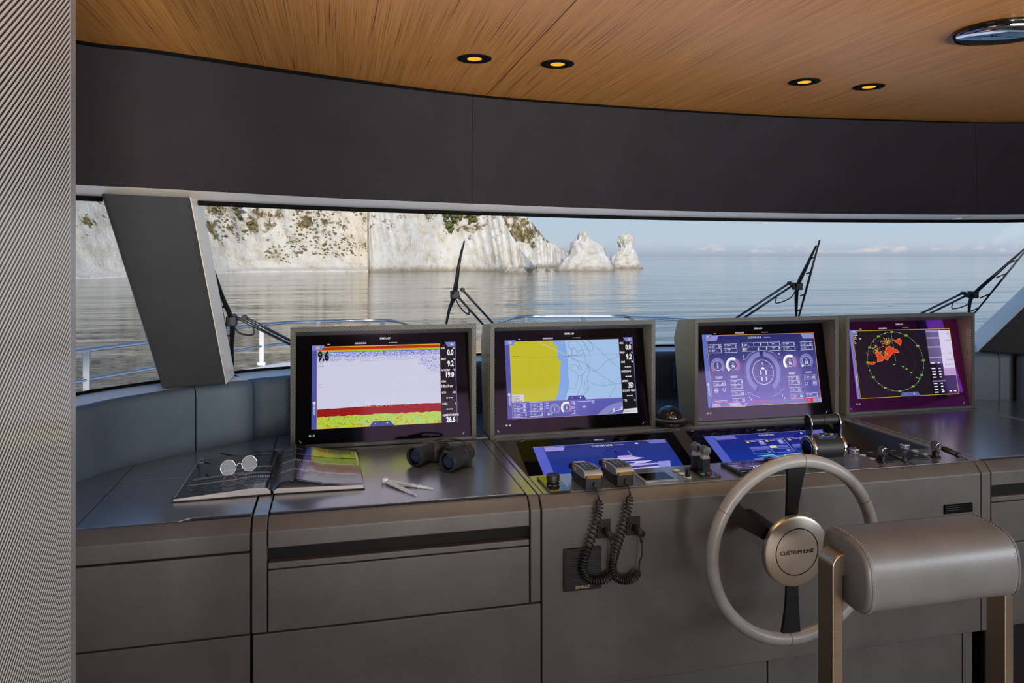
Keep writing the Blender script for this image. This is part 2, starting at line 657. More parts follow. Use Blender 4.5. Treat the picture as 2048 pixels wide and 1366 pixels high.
class Canvas:
    """flat print on a surface: fn(x, y, layer) -> 3d point; x right, y down"""

    def __init__(self, fn):
        self.fn = fn
        self.mb = MB()
        self.mats = []
        self.z = 1

    def mi(self, m):
        if not isinstance(m, bpy.types.Material):
            m = emat(m)
        if m not in self.mats:
            self.mats.append(m)
        return self.mats.index(m)

    def poly(self, pts, m, up=True):
        if up:
            self.z += 0.02
        n = len(pts)
        self.mb.add([self.fn(x, y, self.z) for x, y in pts], [list(range(n))[::-1]], self.mi(m))

    def rect(self, x, y, w, h, m):
        self.poly([(x, y), (x + w, y), (x + w, y + h), (x, y + h)], m)

    def frame(self, x, y, w, h, t, m):
        self.rect(x, y, w, t, m)
        self.rect(x, y + h - t, w, t, m)
        self.rect(x, y, t, h, m)
        self.rect(x + w - t, y, t, h, m)

    def arc(self, cx, cy, r0, r1, a0, a1, m, n=28, ex=1.0):
        """annular sector, degrees clockwise from up"""
        self.z += 0.02
        vs = []
        for i in range(n + 1):
            a = math.radians(a0 + (a1 - a0) * i / n)
            for r in (r0, r1):
                vs.append(self.fn(cx + math.sin(a) * r * ex, cy - math.cos(a) * r, self.z))
        self.mb.add(vs, [(2 * i, 2 * i + 2, 2 * i + 3, 2 * i + 1)[::-1] for i in range(n)], self.mi(m))

    def disc(self, cx, cy, r, m, n=24):
        self.poly([(cx + math.sin(2 * PI * i / n) * r, cy - math.cos(2 * PI * i / n) * r) for i in range(n)], m)

    def line(self, pts, w, m):
        self.z += 0.02
        mi = self.mi(m)
        for a, b in zip(pts[:-1], pts[1:]):
            dx, dy = b[0] - a[0], b[1] - a[1]
            l = math.hypot(dx, dy) or 1
            nx, ny = -dy / l * w / 2, dx / l * w / 2
            q = [(a[0] + nx, a[1] + ny), (b[0] + nx, b[1] + ny), (b[0] - nx, b[1] - ny), (a[0] - nx, a[1] - ny)]
            self.mb.add([self.fn(x, y, self.z) for x, y in q], [(0, 1, 2, 3)], mi)

    def text(self, s, x, y, h, m, al='l', bold=0.0, xs=0.85, rot=False):
        """baseline-left at x, y; h = cap height"""
        vs, fs, w = glyphs(s, bold)
        k = h / 0.69
        w *= k * xs
        ox = {'l': 0, 'c': -w / 2, 'r': -w}[al]
        self.z += 0.02
        pts = []
        for a, b in vs:
            px, py = ox + a * k * xs, -b * k
            if rot:
                px, py = py, -px
            pts.append(self.fn(x + px, y + py, self.z))
        self.mb.add(pts, fs, self.mi(m))

    def build(self, name, parent):
        return self.mb.build(name, self.mats, parent)


def catmull2(pr):
    """closed smooth profile of 2d points"""
    n = len(pr)
    out = []
    for i in range(n):
        p0, p1, p2, p3 = [Vector((*pr[(i + k) % n], 0)) for k in (-1, 0, 1, 2)]
        for f in (0.0, 0.5):
            q = 0.5 * ((2 * p1) + (p2 - p0) * f + (2 * p0 - 5 * p1 + 4 * p2 - p3) * f * f + (3 * p1 - p0 - 3 * p2 + p3) * f ** 3)
            out.append((q.x, q.y))
    return out

# ------------------------------------------------------------------ room shell
ZC, ZF, ZB, ZG = 2.142, 2.13, 1.784, 1.766      # ceiling, fascia top, fascia bottom, glass top
ZD = 0.95                                       # counter height
ZW = 1.163                                      # top of the padded knee wall
US = [152, 300, 500, 700, 960, 1200, 1400, 1600, 1800, 2047]
VT = [80, 98, 128, 157, 190, 209, 222, 233, 240, 245]
VF = [88, 106, 136, 164, 195, 213.5, 226, 236.5, 243, 247]
VB = [368, 375, 386, 396.5, 407, 416, 422, 425.5, 427.6, 428]
EXT_L = [(-1.25, 1.1), (-1.1, 1.55), (-0.9, 1.84)]
EXT_R = [(3.1, 2.2), (3.42, 1.75), (3.55, 1.1)]


def top_curve(vs, z, n=81, dl=0.0, dr=0.0):
    p = [Vector((x - dl * 0.3, y + dl, z)) for x, y in EXT_L] + [P(u, v, z=z) for u, v in zip(US, vs)] + [Vector((x + dr * 0.3, y + dr, z)) for x, y in EXT_R]
    return catmull(p, n)


TC = top_curve(VT, ZC)
FT = top_curve(VF, ZF)
BC = top_curve(VB, ZB, dl=0.06, dr=0.12)
GT = offset_curve(BC, 0.2, ZG)
UK = [(152, 965), (250, 934), (400, 900), (500, 883), (560, 872), (958, 827), (1335, 797), (1990, 799), (2047, 804)]
KP = [Vector((-1.25, 1.2, ZD)), Vector((-1.1, 1.75, ZD)), Vector((-0.9, 2.12, ZD))] + [P(u, v, z=ZD) for u, v in UK] + [Vector((3.3, 2.35, ZD)), Vector((3.5, 1.9, ZD)), Vector((3.55, 1.2, ZD))]
KB = catmull(KP, 89)
GB = offset_curve(KB, 0.13, ZW + 0.012)
KT = [Vector((p.x, p.y, ZW)) for p in KB]


def nearest(curve, u):
    """index on a curve where it projects to pixel column u"""
    best, bi = 1e9, 0
    for i, p in enumerate(curve):
        x, d = p.x * CP - p.y * SP, p.x * SP + p.y * CP
        if d < 0.3:
            continue
        e_ = abs(1024 + F * x / d - u)
        if e_ < best:
            best, bi = e_, i
    return bi


ceil = MB()
ceil.grid([[Vector((p.x, -3.2, ZC)) for p in TC], [Vector((p.x, p.y * 0.5 - 0.5, ZC)) for p in TC], TC], smooth=False)
ceil.grid([[Vector((p.x, -3.2, ZC + 0.06)) for p in TC], [Vector((p.x, p.y + 0.02, ZC + 0.06)) for p in TC]], smooth=False, flip=True)
o = ceil.build('ceiling', M['wood'])
o['kind'] = 'structure'
# hairline joint between two veneer sheets
MB().box((0.497, -3.0, ZC - 0.0012), (0.4982, 2.45, ZC + 0.002)).build('panel_joint', M['seam'], o)

tr = MB().grid([[p + Vector((0, 0, 0.05)) for p in TC], [Vector((a.x, a.y + 0.004, ZF)) for a in offset_curve(TC, 0.012)], [Vector((a.x, a.y, ZF)) for a in offset_curve(FT, 0.03)]]).build('trim_1', M['black'])
tr['kind'] = 'structure'

wf = struct('wall_front')
seams = [0, nearest(FT, 965), nearest(FT, 1940), len(FT) - 1]
for a, b in zip(seams[:-1], seams[1:]):
    g = 0.0006
    top = FT[a:b + 1]
    bot = BC[a:b + 1]
    top = [top[0] + (top[1] - top[0]).normalized() * g] + top[1:-1] + [top[-1] - (top[-1] - top[-2]).normalized() * g]
    bot = [bot[0] + (bot[1] - bot[0]).normalized() * g] + bot[1:-1] + [bot[-1] - (bot[-1] - bot[-2]).normalized() * g]
    mid = [t * 0.02 + q * 0.98 + (q - t).normalized() * 0 for t, q in zip(top, bot)]
    r1 = offset_curve(bot, 0.006, ZB - 0.004)
    r0 = offset_curve(bot, 0.001, ZB - 0.002)
    under = offset_curve(bot, 0.19, ZG + 0.003)
    rows = [offset_curve(top, 0.02), top, mid, bot, r0]
    MB().grid(rows).build('panel', M['fascia'], wf, sharp=math.radians(50))
    MB().grid([r0, r1, under]).build('soffit', M['daylit_lining'], wf)
# backing behind the seams
MB().grid([offset_curve(FT, 0.03), offset_curve(BC, 0.03), offset_curve(BC, 0.19, ZG + 0.012)]).build('panel_backing', M['seam'], wf)

# padded knee wall under the windows, with vertical seams
wk = struct('wall_knee_front')
ks = [0, nearest(KB, 397), nearest(KB, 760), nearest(KB, 1190), nearest(KB, 1540), nearest(KB, 2014), len(KB) - 1]
for a, b in zip(ks[:-1], ks[1:]):
    g = 0.0022
    base = KB[a:b + 1]
    base = [base[0] + (base[1] - base[0]).normalized() * g] + base[1:-1] + [base[-1] - (base[-1] - base[-2]).normalized() * g]
    inn = offset_curve(base, 0.004)
    rows = []
    for z, d in ((ZD - 0.03, 0), (ZD + 0.02, 0), (ZW - 0.03, 0), (ZW - 0.012, 0.003), (ZW - 0.003, 0.011), (ZW, 0.024)):
        q = offset_curve(base, d, z)
        q[0] = q[0] + (q[1] - q[0]).normalized() * 0
        rows.append(q)
    # rounded vertical ends that dip into the seam
    mb = MB().grid(rows[::-1])
    for e_, s_ in ((0, 1), (-1, -1)):
        mb.grid([[r[e_] for r in rows], [r[e_] + offset_curve([r[e_], r[e_] + (r[1] - r[0])], 0.008)[0] * 0 + Vector((0, 0.01, 0)) for r in rows]])
    mb.build('padded_panel', M['leather_slate'], wk, sharp=math.radians(60))
    MB().grid([offset_curve(base, 0.024, ZW), offset_curve(base, 0.14, ZW + 0.01)][::-1]).build('sill', M['daylit_lining'], wk)
MB().grid([offset_curve(KB, 0.012, ZD - 0.03), offset_curve(KB, 0.012, ZW - 0.012), offset_curve(KB, 0.1, ZW - 0.004)][::-1]).build('panel_backing', M['seam'], wk)
# small flush hatch in the knee wall, between the two centre monitors
q = [P(1348, 727, y=3.115), P(1372, 727, y=3.115), P(1372, 778, y=3.115), P(1348, 778, y=3.115)]
MB().prism([p + Vector((0, -0.005, 0)) for p in q], (0, 0.02, 0)).build('access_hatch', M['leather_slate'], wk, 0.003)

# glass: three panes between and beyond the pillars
iL1, iL2 = nearest(GT, 215), nearest(GT, 404)
kL1, kL2 = nearest(GB, 340), nearest(GB, 460)
iR, kR = nearest(GT, 2047) + 5, nearest(GB, 1965) + 1


def resample(pts, n):
    return catmull(pts, n) if len(pts) > 1 else pts * n


panes = [(GT[:iL1 + 1], GB[:kL1 + 1]), (GT[iL2 - 1:iR + 1], GB[kL2 - 1:kR + 1]), (GT[iR + 3:], GB[kR + 4:])]
for i, (a, b) in enumerate(panes):
    w_ = struct('window_%d' % (i + 1))
    a, b = resample(a, 24), resample(b, 24)
    MB().grid([b, a]).build('glass_pane', M['window_glass'], w_)
    MB().tube([p + Vector((0, 0, -0.003)) for p in a], 0.009, 6).build('frame', M['black'], w_)
    MB().tube([p + Vector((0, 0, 0.001)) for p in b], 0.006, 6).build('frame', M['black'], w_)

# pillars between the panes
c0 = [P(200, 384, z=ZB - 0.008), P(376, 392, z=ZB - 0.008), P(450, 769, z=ZW), P(325, 779, z=ZW)]
c1b = P(468, 750, z=ZW + 0.012)
pn_ = (c0[2] - c0[1]).cross(c1b - c0[1])
rr_ = ray(401, 404)
c1a = Vector((0, 0, CAMZ)) + rr_ * ((c0[1] - Vector((0, 0, CAMZ))).dot(pn_) / rr_.dot(pn_))
c1 = [c0[0] + ray(203, 384) * 0.17, c1a, c1b, c0[3] + ray(328, 779) * 0.16 + Vector((0, 0, 0.04))]
c0[0].z += 0.008; c0[1].z += 0.008; c1[1].z += 0.008; c1[0].z += 0.008
pl = MB().hexa([c0[3], c0[2], c1[2], c1[3], c0[0], c0[1], c1[1], c1[0]]).build('wall_pillar_left', M['pillar'], None, 0.012, 4)
pl['kind'] = 'structure'
sd_ = [c0[1], c0[2], c1[2], c1[1]]
sn_ = (sd_[1] - sd_[0]).cross(sd_[3] - sd_[0]).normalized()
if sn_.x < 0:
    sn_ = -sn_
q_ = [sd_[0] * 0.94 + sd_[3] * 0.06, sd_[1] * 0.94 + sd_[2] * 0.06, sd_[2], sd_[3]]
MB().prism([p + sn_ * 0.0002 for p in q_], sn_ * 0.003).build('daylit_side', M['daylit_lining'], pl, 0.001)  # pale overlay painting daylight on the pillar's window side
d0 = [Vector((3.08, 2.317, ZB + 0.01)), Vector((3.42, 1.9, ZB + 0.01)), Vector((3.36, 2.1, ZW)), P(1957, 704, z=ZW)]
d1 = [Vector((3.17, 2.48, 1.794)), Vector((3.6, 2.1, 1.79)), Vector((3.55, 2.3, ZW + 0.012)), P(1932, 684, z=ZW + 0.012)]
pr = MB().hexa([d0[3], d0[2], d1[2], d1[3], d0[0], d0[1], d1[1], d1[0]]).build('wall_pillar_right', M['pillar'], None, 0.012, 4)
pr['kind'] = 'structure'
sd_ = [d0[0], d0[3], d1[3], d1[0]]
sn_ = (sd_[1] - sd_[0]).cross(sd_[3] - sd_[0]).normalized()
if sn_.x > 0:
    sn_ = -sn_
q_ = [sd_[0] * 0.97 + sd_[3] * 0.03, sd_[1] * 0.97 + sd_[2] * 0.03, sd_[2], sd_[3]]
MB().prism([p + sn_ * 0.0002 for p in q_], sn_ * 0.003).build('daylit_side', M['daylit_lining'], pr, 0.001)  # same painted daylight on the right pillar

# the rest of the wheelhouse, behind and beside the photographer
for name, x, s_ in (('wall_left', -1.25, -1), ('wall_right', 3.55, 1)):
    mb = MB()
    x1 = x + 0.08 * s_
    lo, hi = min(x, x1), max(x, x1)
    y1 = 1.25 if s_ < 0 else 1.52
    wy = (-1.6, 0.9) if s_ < 0 else (-1.3, 0.2)
    wz = (1.05, 1.78)
    for a, b in (((lo, -3.2, 0), (hi, y1, wz[0])), ((lo, -3.2, wz[1]), (hi, y1, ZC + 0.06)), ((lo, -3.2, wz[0]), (hi, wy[0], wz[1])), ((lo, wy[1], wz[0]), (hi, y1, wz[1]))):
        mb.box(a, b)
    o = mb.build(name, M['wall'])
    o['kind'] = 'structure'
    w_ = struct('window_%d' % (4 if s_ < 0 else 5))
    MB().box((x + 0.035 * s_ - 0.003, wy[0], wz[0]), (x + 0.035 * s_ + 0.003, wy[1], wz[1])).build('glass_pane', M['window_glass'], w_)
mb = MB()
for a, b in (((-1.33, -3.28, 0), (0.2, -3.2, ZC + 0.06)), ((2.1, -3.28, 0), (3.63, -3.2, ZC + 0.06)), ((0.2, -3.28, 1.95), (2.1, -3.2, ZC + 0.06))):
    mb.box(a, b)
o = mb.build('wall_back', M['wall'])
o['kind'] = 'structure'
w_ = struct('door_1')
MB().box((0.2, -3.245, 0.0), (2.1, -3.235, 1.95)).build('glass_pane', M['window_glass'], w_)
MB().box((1.12, -3.26, 0.0), (1.18, -3.22, 1.95)).build('frame', M['black'], w_)
o = MB().box((-1.33, -3.28, -0.08), (3.63, 3.4, 0.0)).build('floor', M['floor'])
o['kind'] = 'structure'
# lower hull front below the counter, closes the room under the windows
o = MB().grid([[Vector((p.x, p.y, 0)) for p in KB], [Vector((p.x, p.y, ZD - 0.03)) for p in KB]][::-1]).build('wall_hull', M['black'])
o['kind'] = 'structure'

# ------------------------------------------------------------------ ceiling fittings
M['lamp_glow'] = pmat('amber_lamp', (0.3, 0.15, 0.02), 0.4, emit=s2l((255, 178, 20)), estr=1.0)


def downlight(u, v, label):
    c = P(u, v, z=ZC)
    t = thing('downlight', label, 'ceiling light', c, 'recessed downlights over the helm')
    MB().lathe(c + Vector((0, 0, -0.004)), (0, 0, 1), [(0.0205, 0.0035), (0.0205, 0.0016), (0.034, 0.0012), (0.0455, 0.0008), (0.0468, 0.0018), (0.0468, 0.0036)], 36, cap=False).build('rim', M['black'], t)
    MB().lathe(c + Vector((0, 0, -0.0023)), (0, 0, 1), [(0.0203, 0), (0.0203, 0.0018)], 28).build('lamp', M['lamp_glow'], t)
    Lt = bpy.data.lights.new('downlight_beam', 'SPOT')
    Lt.energy = 6
    Lt.color = (1.0, 0.7, 0.38)
    Lt.spot_size = 1.5
    Lt.spot_blend = 0.6
    Lt.shadow_soft_size = 0.02
    lo_ = bpy.data.objects.new('downlight_beam', Lt)
    C.objects.link(lo_)
    lo_.parent = t
    lo_.location = (0, 0, -0.02)


downlight(949, 116.5, 'leftmost black-rimmed amber downlight in the wooden ceiling')
downlight(1115, 127.2, 'second amber downlight from the left, near the ceiling panel joint')
downlight(1609, 163, 'third amber downlight from the left, in the wooden ceiling')
downlight(1738, 173, 'rightmost of the four black-rimmed amber downlights')

c = P(1999, 60, z=ZC)
t = thing('dome_mirror', 'round mirrored dome with black rim in the ceiling at upper right', 'ceiling dome', c)
MB().lathe(c + Vector((0, 0, -0.012)), (0, 0, 1), [(0.094, 0.0), (0.098, 0.004), (0.1, 0.012), (0.088, 0.014)], 48, cap=False).build('rim', M['gloss_black'], t)
ax_ = Vector((-0.03, 0.05, -1)).normalized()
MB().lathe(c + Vector((0, 0, -0.002)), ax_, [(0.0925, -0.004), (0.0925, 0.012)] + [(0.0925 * math.cos(a), 0.012 + 0.007 * math.sin(a)) for a in [0.15, 0.35, 0.6, 0.85, 1.1, 1.3, 1.5]], 48).build('mirror_dome', M['mirror'], t)

# ------------------------------------------------------------------ carbon clad post in the foreground
t = thing('carbon_post', 'tall carbon fibre clad post standing in the left foreground', 'post', (-0.4, 0.7, 0))
MB().box((-0.42, 0.25, 0.0), (-0.32, 1.03, ZC)).build('cladding', M['carbon_post'], t)
rbox('edge_strip', (-0.425, 1.03, 0.0), (-0.3195, 1.0545, ZC), M['silver'], t, 0.004, 3)

# ------------------------------------------------------------------ sea, coast and foredeck
SEA = CAMZ - 5.5


def water_mat():
    m = pmat('sea_water', (0.028, 0.037, 0.038), 0.05, spec=0.32)
    p = m.node_tree.nodes['Principled BSDF']
    p.inputs['IOR'].default_value = 1.33
    geo = N(m, 'ShaderNodeNewGeometry')
    hs = []
    for sc_, scale, w in (((0.35, 1.0, 1), 0.9, 0.045), ((0.3, 1.0, 1), 0.28, 0.26), ((0.2, 1.0, 1), 0.06, 1.2)):
        mp = N(m, 'ShaderNodeMapping')
        mp.inputs['Scale'].default_value = sc_
        mp.inputs['Rotation'].default_value = (0, 0, 0.22)
        L(m, geo.outputs['Position'], mp.inputs['Vector'])
        n = N(m, 'ShaderNodeTexNoise', Scale=scale, Detail=3.0, Roughness=0.55)
        L(m, mp.outputs[0], n.inputs['Vector'])
        k = N(m, 'ShaderNodeMath', operation='MULTIPLY')
        k.inputs[1].default_value = w
        L(m, n.outputs['Fac'], k.inputs[0])
        hs.append(k)
    a = N(m, 'ShaderNodeMath', operation='ADD')
    L(m, hs[0].outputs[0], a.inputs[0])
    L(m, hs[1].outputs[0], a.inputs[1])
    b = N(m, 'ShaderNodeMath', operation='ADD')
    L(m, a.outputs[0], b.inputs[0])
    L(m, hs[2].outputs[0], b.inputs[1])
    bp = N(m, 'ShaderNodeBump', Strength=1.0, Distance=0.75)
    L(m, b.outputs[0], bp.inputs['Height'])
    # long calm and ruffled lanes
    mp = N(m, 'ShaderNodeMapping')
    mp.inputs['Scale'].default_value = (0.25, 1.0, 1)
    mp.inputs['Rotation'].default_value = (0, 0, 0.2)
    L(m, geo.outputs['Position'], mp.inputs['Vector'])
    n = N(m, 'ShaderNodeTexNoise', Scale=0.012, Detail=4.0, Roughness=0.6)
    L(m, mp.outputs[0], n.inputs['Vector'])
    mr = N(m, 'ShaderNodeMapRange')
    mr.inputs['From Min'].default_value = 0.3
    mr.inputs['From Max'].default_value = 0.7
    mr.inputs['To Min'].default_value = 0.45
    mr.inputs['To Max'].default_value = 1.0
    L(m, n.outputs['Fac'], mr.inputs['Value'])
    L(m, mr.outputs[0], bp.inputs['Strength'])
    L(m, bp.outputs[0], p.inputs['Normal'])
    return m


M['water'] = water_mat()
R_ = 30000
sea = MB().add([(-R_, -2000, SEA), (R_, -2000, SEA), (R_, R_, SEA), (-R_, R_, SEA)], [(0, 1, 2, 3)]).build('sea', M['water'])
sea['kind'] = 'structure'


def rock_mat(name, veg, tide=True):
    m = pmat(name, (0.7, 0.66, 0.58), 0.9, spec=0.15)
    p = m.node_tree.nodes['Principled BSDF']
    geo = N(m, 'ShaderNodeNewGeometry')
    n1 = N(m, 'ShaderNodeTexNoise', Scale=0.16, Detail=9.0, Roughness=0.74)
    L(m, geo.outputs['Position'], n1.inputs['Vector'])
    r1 = ramp(m, [(0.3, s2l((200, 182, 154))), (0.4, s2l((226, 214, 194))), (0.52, s2l((242, 234, 220))), (0.75, s2l((248, 244, 238)))] if veg == 0.545 else [(0.3, s2l((206, 188, 160))), (0.4, s2l((232, 221, 202))), (0.52, s2l((246, 241, 232))), (0.75, s2l((250, 248, 244)))], n1.outputs['Fac'])
    # dark cracks, stretched down the face
    mp = N(m, 'ShaderNodeMapping')
    mp.inputs['Scale'].default_value = (1, 1, 0.4)
    mp.inputs['Rotation'].default_value = (0.0, 0.6, 0)
    L(m, geo.outputs['Position'], mp.inputs['Vector'])
    n2 = N(m, 'ShaderNodeTexNoise', Scale=0.55, Detail=8.0, Roughness=0.78)
    L(m, mp.outputs[0], n2.inputs['Vector'])
    r2 = ramp(m, [(0.28, s2l((110, 94, 72))), (0.36, s2l((210, 198, 180))), (0.43, (1, 1, 1, 1))], n2.outputs['Fac'])
    mx = N(m, 'ShaderNodeMix', data_type='RGBA', blend_type='MULTIPLY')
    mx.inputs['Factor'].default_value = 0.75
    L(m, r1.outputs[0], mx.inputs[6])
    L(m, r2.outputs[0], mx.inputs[7])
    col = mx.outputs[2]
    if veg:
        n3 = N(m, 'ShaderNodeTexNoise', Scale=0.11, Detail=8.0, Roughness=0.78)
        L(m, geo.outputs['Position'], n3.inputs['Vector'])
        sz = N(m, 'ShaderNodeSeparateXYZ')
        L(m, geo.outputs['Position'], sz.inputs[0])
        # scrub only above the foot of the slope
        zr = N(m, 'ShaderNodeMapRange')
        zr.inputs['From Min'].default_value = SEA + 2.0
        zr.inputs['From Max'].default_value = SEA + 16
        zr.inputs['To Min'].default_value = -0.16
        zr.inputs['To Max'].default_value = 0.03
        L(m, sz.outputs['Z'], zr.inputs['Value'])
        ad = N(m, 'ShaderNodeMath', operation='ADD')
        L(m, n3.outputs['Fac'], ad.inputs[0])
        L(m, zr.outputs[0], ad.inputs[1])
        r3 = ramp(m, [(veg, (0, 0, 0, 1)), (veg + 0.035, (1, 1, 1, 1))], ad.outputs[0])
        n4 = N(m, 'ShaderNodeTexNoise', Scale=0.5, Detail=4.0)
        L(m, geo.outputs['Position'], n4.inputs['Vector'])
        r4 = ramp(m, [(0.35, s2l((92, 84, 50))), (0.5, s2l((134, 118, 80))), (0.65, s2l((176, 156, 120)))], n4.outputs['Fac'])
        m2 = N(m, 'ShaderNodeMix', data_type='RGBA')
        L(m, r3.outputs[0], m2.inputs['Factor'])
        L(m, col, m2.inputs[6])
        L(m, r4.outputs[0], m2.inputs[7])
        col = m2.outputs[2]
    if tide:
        sz = N(m, 'ShaderNodeSeparateXYZ')
        L(m, geo.outputs['Position'], sz.inputs[0])
        n5 = N(m, 'ShaderNodeTexNoise', Scale=0.4, Detail=4.0)
        L(m, geo.outputs['Position'], n5.inputs['Vector'])
        k5 = N(m, 'ShaderNodeMath', operation='MULTIPLY_ADD')
        k5.inputs[1].default_value = -3.2
        L(m, n5.outputs['Fac'], k5.inputs[0])
        L(m, sz.outputs['Z'], k5.inputs[2])
        r5 = N(m, 'ShaderNodeMapRange')
        r5.inputs['From Min'].default_value = SEA - 1.2
        r5.inputs['From Max'].default_value = SEA + 0.6
        r5.inputs['To Min'].default_value = 0.75
        r5.inputs['To Max'].default_value = 0.0
        L(m, k5.outputs[0], r5.inputs['Value'])
        m3 = N(m, 'ShaderNodeMix', data_type='RGBA')
        L(m, r5.outputs[0], m3.inputs['Factor'])
        L(m, col, m3.inputs[6])
        m3.inputs[7].default_value = s2l((150, 132, 104))
        col = m3.outputs[2]
    L(m, col, p.inputs['Base Color'])
    b = N(m, 'ShaderNodeBump', Strength=0.9, Distance=1.2)
    L(m, n2.outputs['Fac'], b.inputs['Height'])
    L(m, b.outputs[0], p.inputs['Normal'])
    return m


M['scree'] = rock_mat('scrubby_white_slope', 0.545, False)
M['rock'] = rock_mat('white_limestone', 0.0)
M['rock_face'] = rock_mat('white_limestone_face', 0.565)
M['rock_scrub'] = rock_mat('white_limestone_with_scrub', 0.485)
M['beach'] = textured('pale_shingle', s2l((226, 208, 190)), s2l((240, 228, 214)), 0.4, 0.9, 0.3, 3)
M['scrub'] = textured('olive_scrub', s2l((96, 92, 54)), s2l((150, 134, 92)), 0.7, 0.9, 0.5, 2)
M['bush'] = textured('green_bush', s2l((74, 84, 44)), s2l((116, 116, 66)), 0.9, 0.9, 0.5, 3)


def fr(p, o=4):
    return noise.fractal(Vector(p), 0.9, 2.1, o)


def sea_at(u, v):
    return P(u, v, z=SEA)


def headland(name, label, shore, height, slope, rough, mat, ns, nt, ridge=1.0, back=1.0, seed=0.0):
    """a cliff rising inland from a shoreline (list of sea-level points, left to right); height and slope as functions of 0..1 along the shore"""
    sh = catmull(shore, ns)
    rows = []
    for j in range(nt + 1):
        t = j / nt
        row = []
        for i in range(ns):
            s_ = i / (ns - 1)
            p = sh[i]
            tg = (sh[min(i + 1, ns - 1)] - sh[max(i - 1, 0)]).normalized()
            nrm = Vector((p.x, p.y, 0)).normalized()
            H = height(s_)
            w, prof = slope(s_, t)
            q = p + nrm * (w * H) * back + Vector((0, 0, prof * H))
            q3 = Vector((q.x * 0.05, q.y * 0.05, q.z * 0.03 + seed))
            d = fr(q3) * rough * (0.25 + min(1.0, t * 3))
            rg = (1 - abs(noise.noise(Vector((s_ * 26 + q.z * 0.05, seed, q.z * 0.012))))) ** 3 * ridge * min(1, t * 4) * (1 - max(0, t - 0.8) * 2)
            sm = fr(Vector((q.x * 0.22, q.y * 0.22, q.z * 0.22 + seed)), 3) * rough * 0.2 * min(1, t * 6)
            q = q - nrm * (d + rg + sm) + Vector((0, 0, d * 0.25 * min(1, t * 5)))
            if j == 0:
                q.z = SEA - 1.0
            row.append(q)
        rows.append(row)
    o = MB().grid(rows[::-1]).build(name, mat)
    tag(o, label, 'cliff')
    return o, rows


def slope_scree(s_, t):
    # shingle foot, talus, then the steeper face; the lowest half of the rows is the part one can see
    if t < 0.07:
        return t / 0.07 * 0.055, 0.004 + t / 0.07 * 0.01
    if t < 0.6:
        k = (t - 0.07) / 0.53
        return 0.055 + 0.25 * k, 0.014 + 0.346 * k ** 1.1
    k = (t - 0.6) / 0.4
    return 0.305 + 0.4 * k, 0.36 + 0.64 * k


def slope_face(s_, t):
    return 0.02 + 0.42 * t ** 1.15, t


shoreA = [sea_at(-700, 600), sea_at(-250, 576), sea_at(150, 558), sea_at(330, 551), sea_at(480, 546), sea_at(600, 544.5), sea_at(735, 543), sea_at(800, 541) * 1.0, sea_at(860, 539.5)]
cliffA, rowsA = headland('scrub_cliff', 'scrub covered white scree cliff above a pale beach at left', shoreA, lambda s_: 115, slope_scree, 3.0, M['scree'], 320, 150, 1.2)
shoreB = [sea_at(732, 540), sea_at(736, 543), sea_at(745, 544), sea_at(790, 543.5), sea_at(880, 542), sea_at(960, 542), sea_at(1015, 543), sea_at(1052, 542.5), sea_at(1068, 540), sea_at(1074, 538)]


def crest(shore, n, pts, extra):
    """height of the crest along a shoreline from its sky line (u, v pairs)"""
    sC = catmull(shore, n)

    def h(s_):
        p = sC[min(n - 1, int(s_ * (n - 1) + 0.5))]
        x, d = p.x * CP - p.y * SP, p.x * SP + p.y * CP
        u = 1024 + F * x / d
        v = pts[0][1] if u < pts[0][0] else pts[-1][1]
        for (a, va), (b, vb) in zip(pts[:-1], pts[1:]):
            if a <= u <= b:
                v = va + (vb - va) * (u - a) / (b - a)
        H = 10.0
        for _ in range(4):
            H = max(1.5, (HY - v) / F * (d + 0.44 * H) + 5.5)
        return H
    return h


cliffB, rowsB = headland('limestone_headland', 'bare white limestone headland dropping into the sea at picture centre', shoreB, crest(shoreB, 240, [(700, 60), (900, 120), (945, 300), (985, 400), (1005, 436), (1022, 470), (1040, 498), (1056, 518), (1068, 530), (1076, 536)], 0), slope_face, 2.6, M['rock_face'], 240, 110, 2.2, seed=4.0)
# the farther headland whose ridge runs down to the right
shoreC = [sea_at(860, 536), sea_at(960, 535.5), sea_at(1040, 535), sea_at(1085, 534.5), sea_at(1115, 534), sea_at(1145, 533)]
cliffC, rowsC = headland('far_headland', 'white and olive headland with a ridge falling right, behind the rocks', shoreC, crest(shoreC, 150, [(850, 100), (960, 300), (1010, 385), (1049, 430), (1074, 458), (1089, 476), (1107, 488), (1136, 503), (1150, 515)], 0), slope_face, 2.0, M['rock_scrub'], 150, 90, 1.2, seed=9.0)

# shingle strip at the foot of the left cliff
sh = catmull(shoreA, 60)
rows = []
for d, z in ((-5, -0.6), (0, 0.05), (5, 0.7), (11, 1.5), (16, 1.6)):
    row = []
    for i, p in enumerate(sh):
        q = offset_curve(sh, d)[i] if False else p
        tg = (sh[min(i + 1, 59)] - sh[max(i - 1, 0)]).normalized()
        q = p + Vector((-tg.y, tg.x, 0)) * (d + 1.5 * noise.noise(Vector((i * 0.4, d * 0.2, 0))))
        row.append(Vector((q.x, q.y, SEA + z + 0.15 * noise.noise(Vector((i * 0.7, d, 3))))))
    rows.append(row)
tag(MB().grid(rows[::-1]).build('beach', M['beach']), 'narrow pale shingle beach along the foot of the left cliff', 'beach')

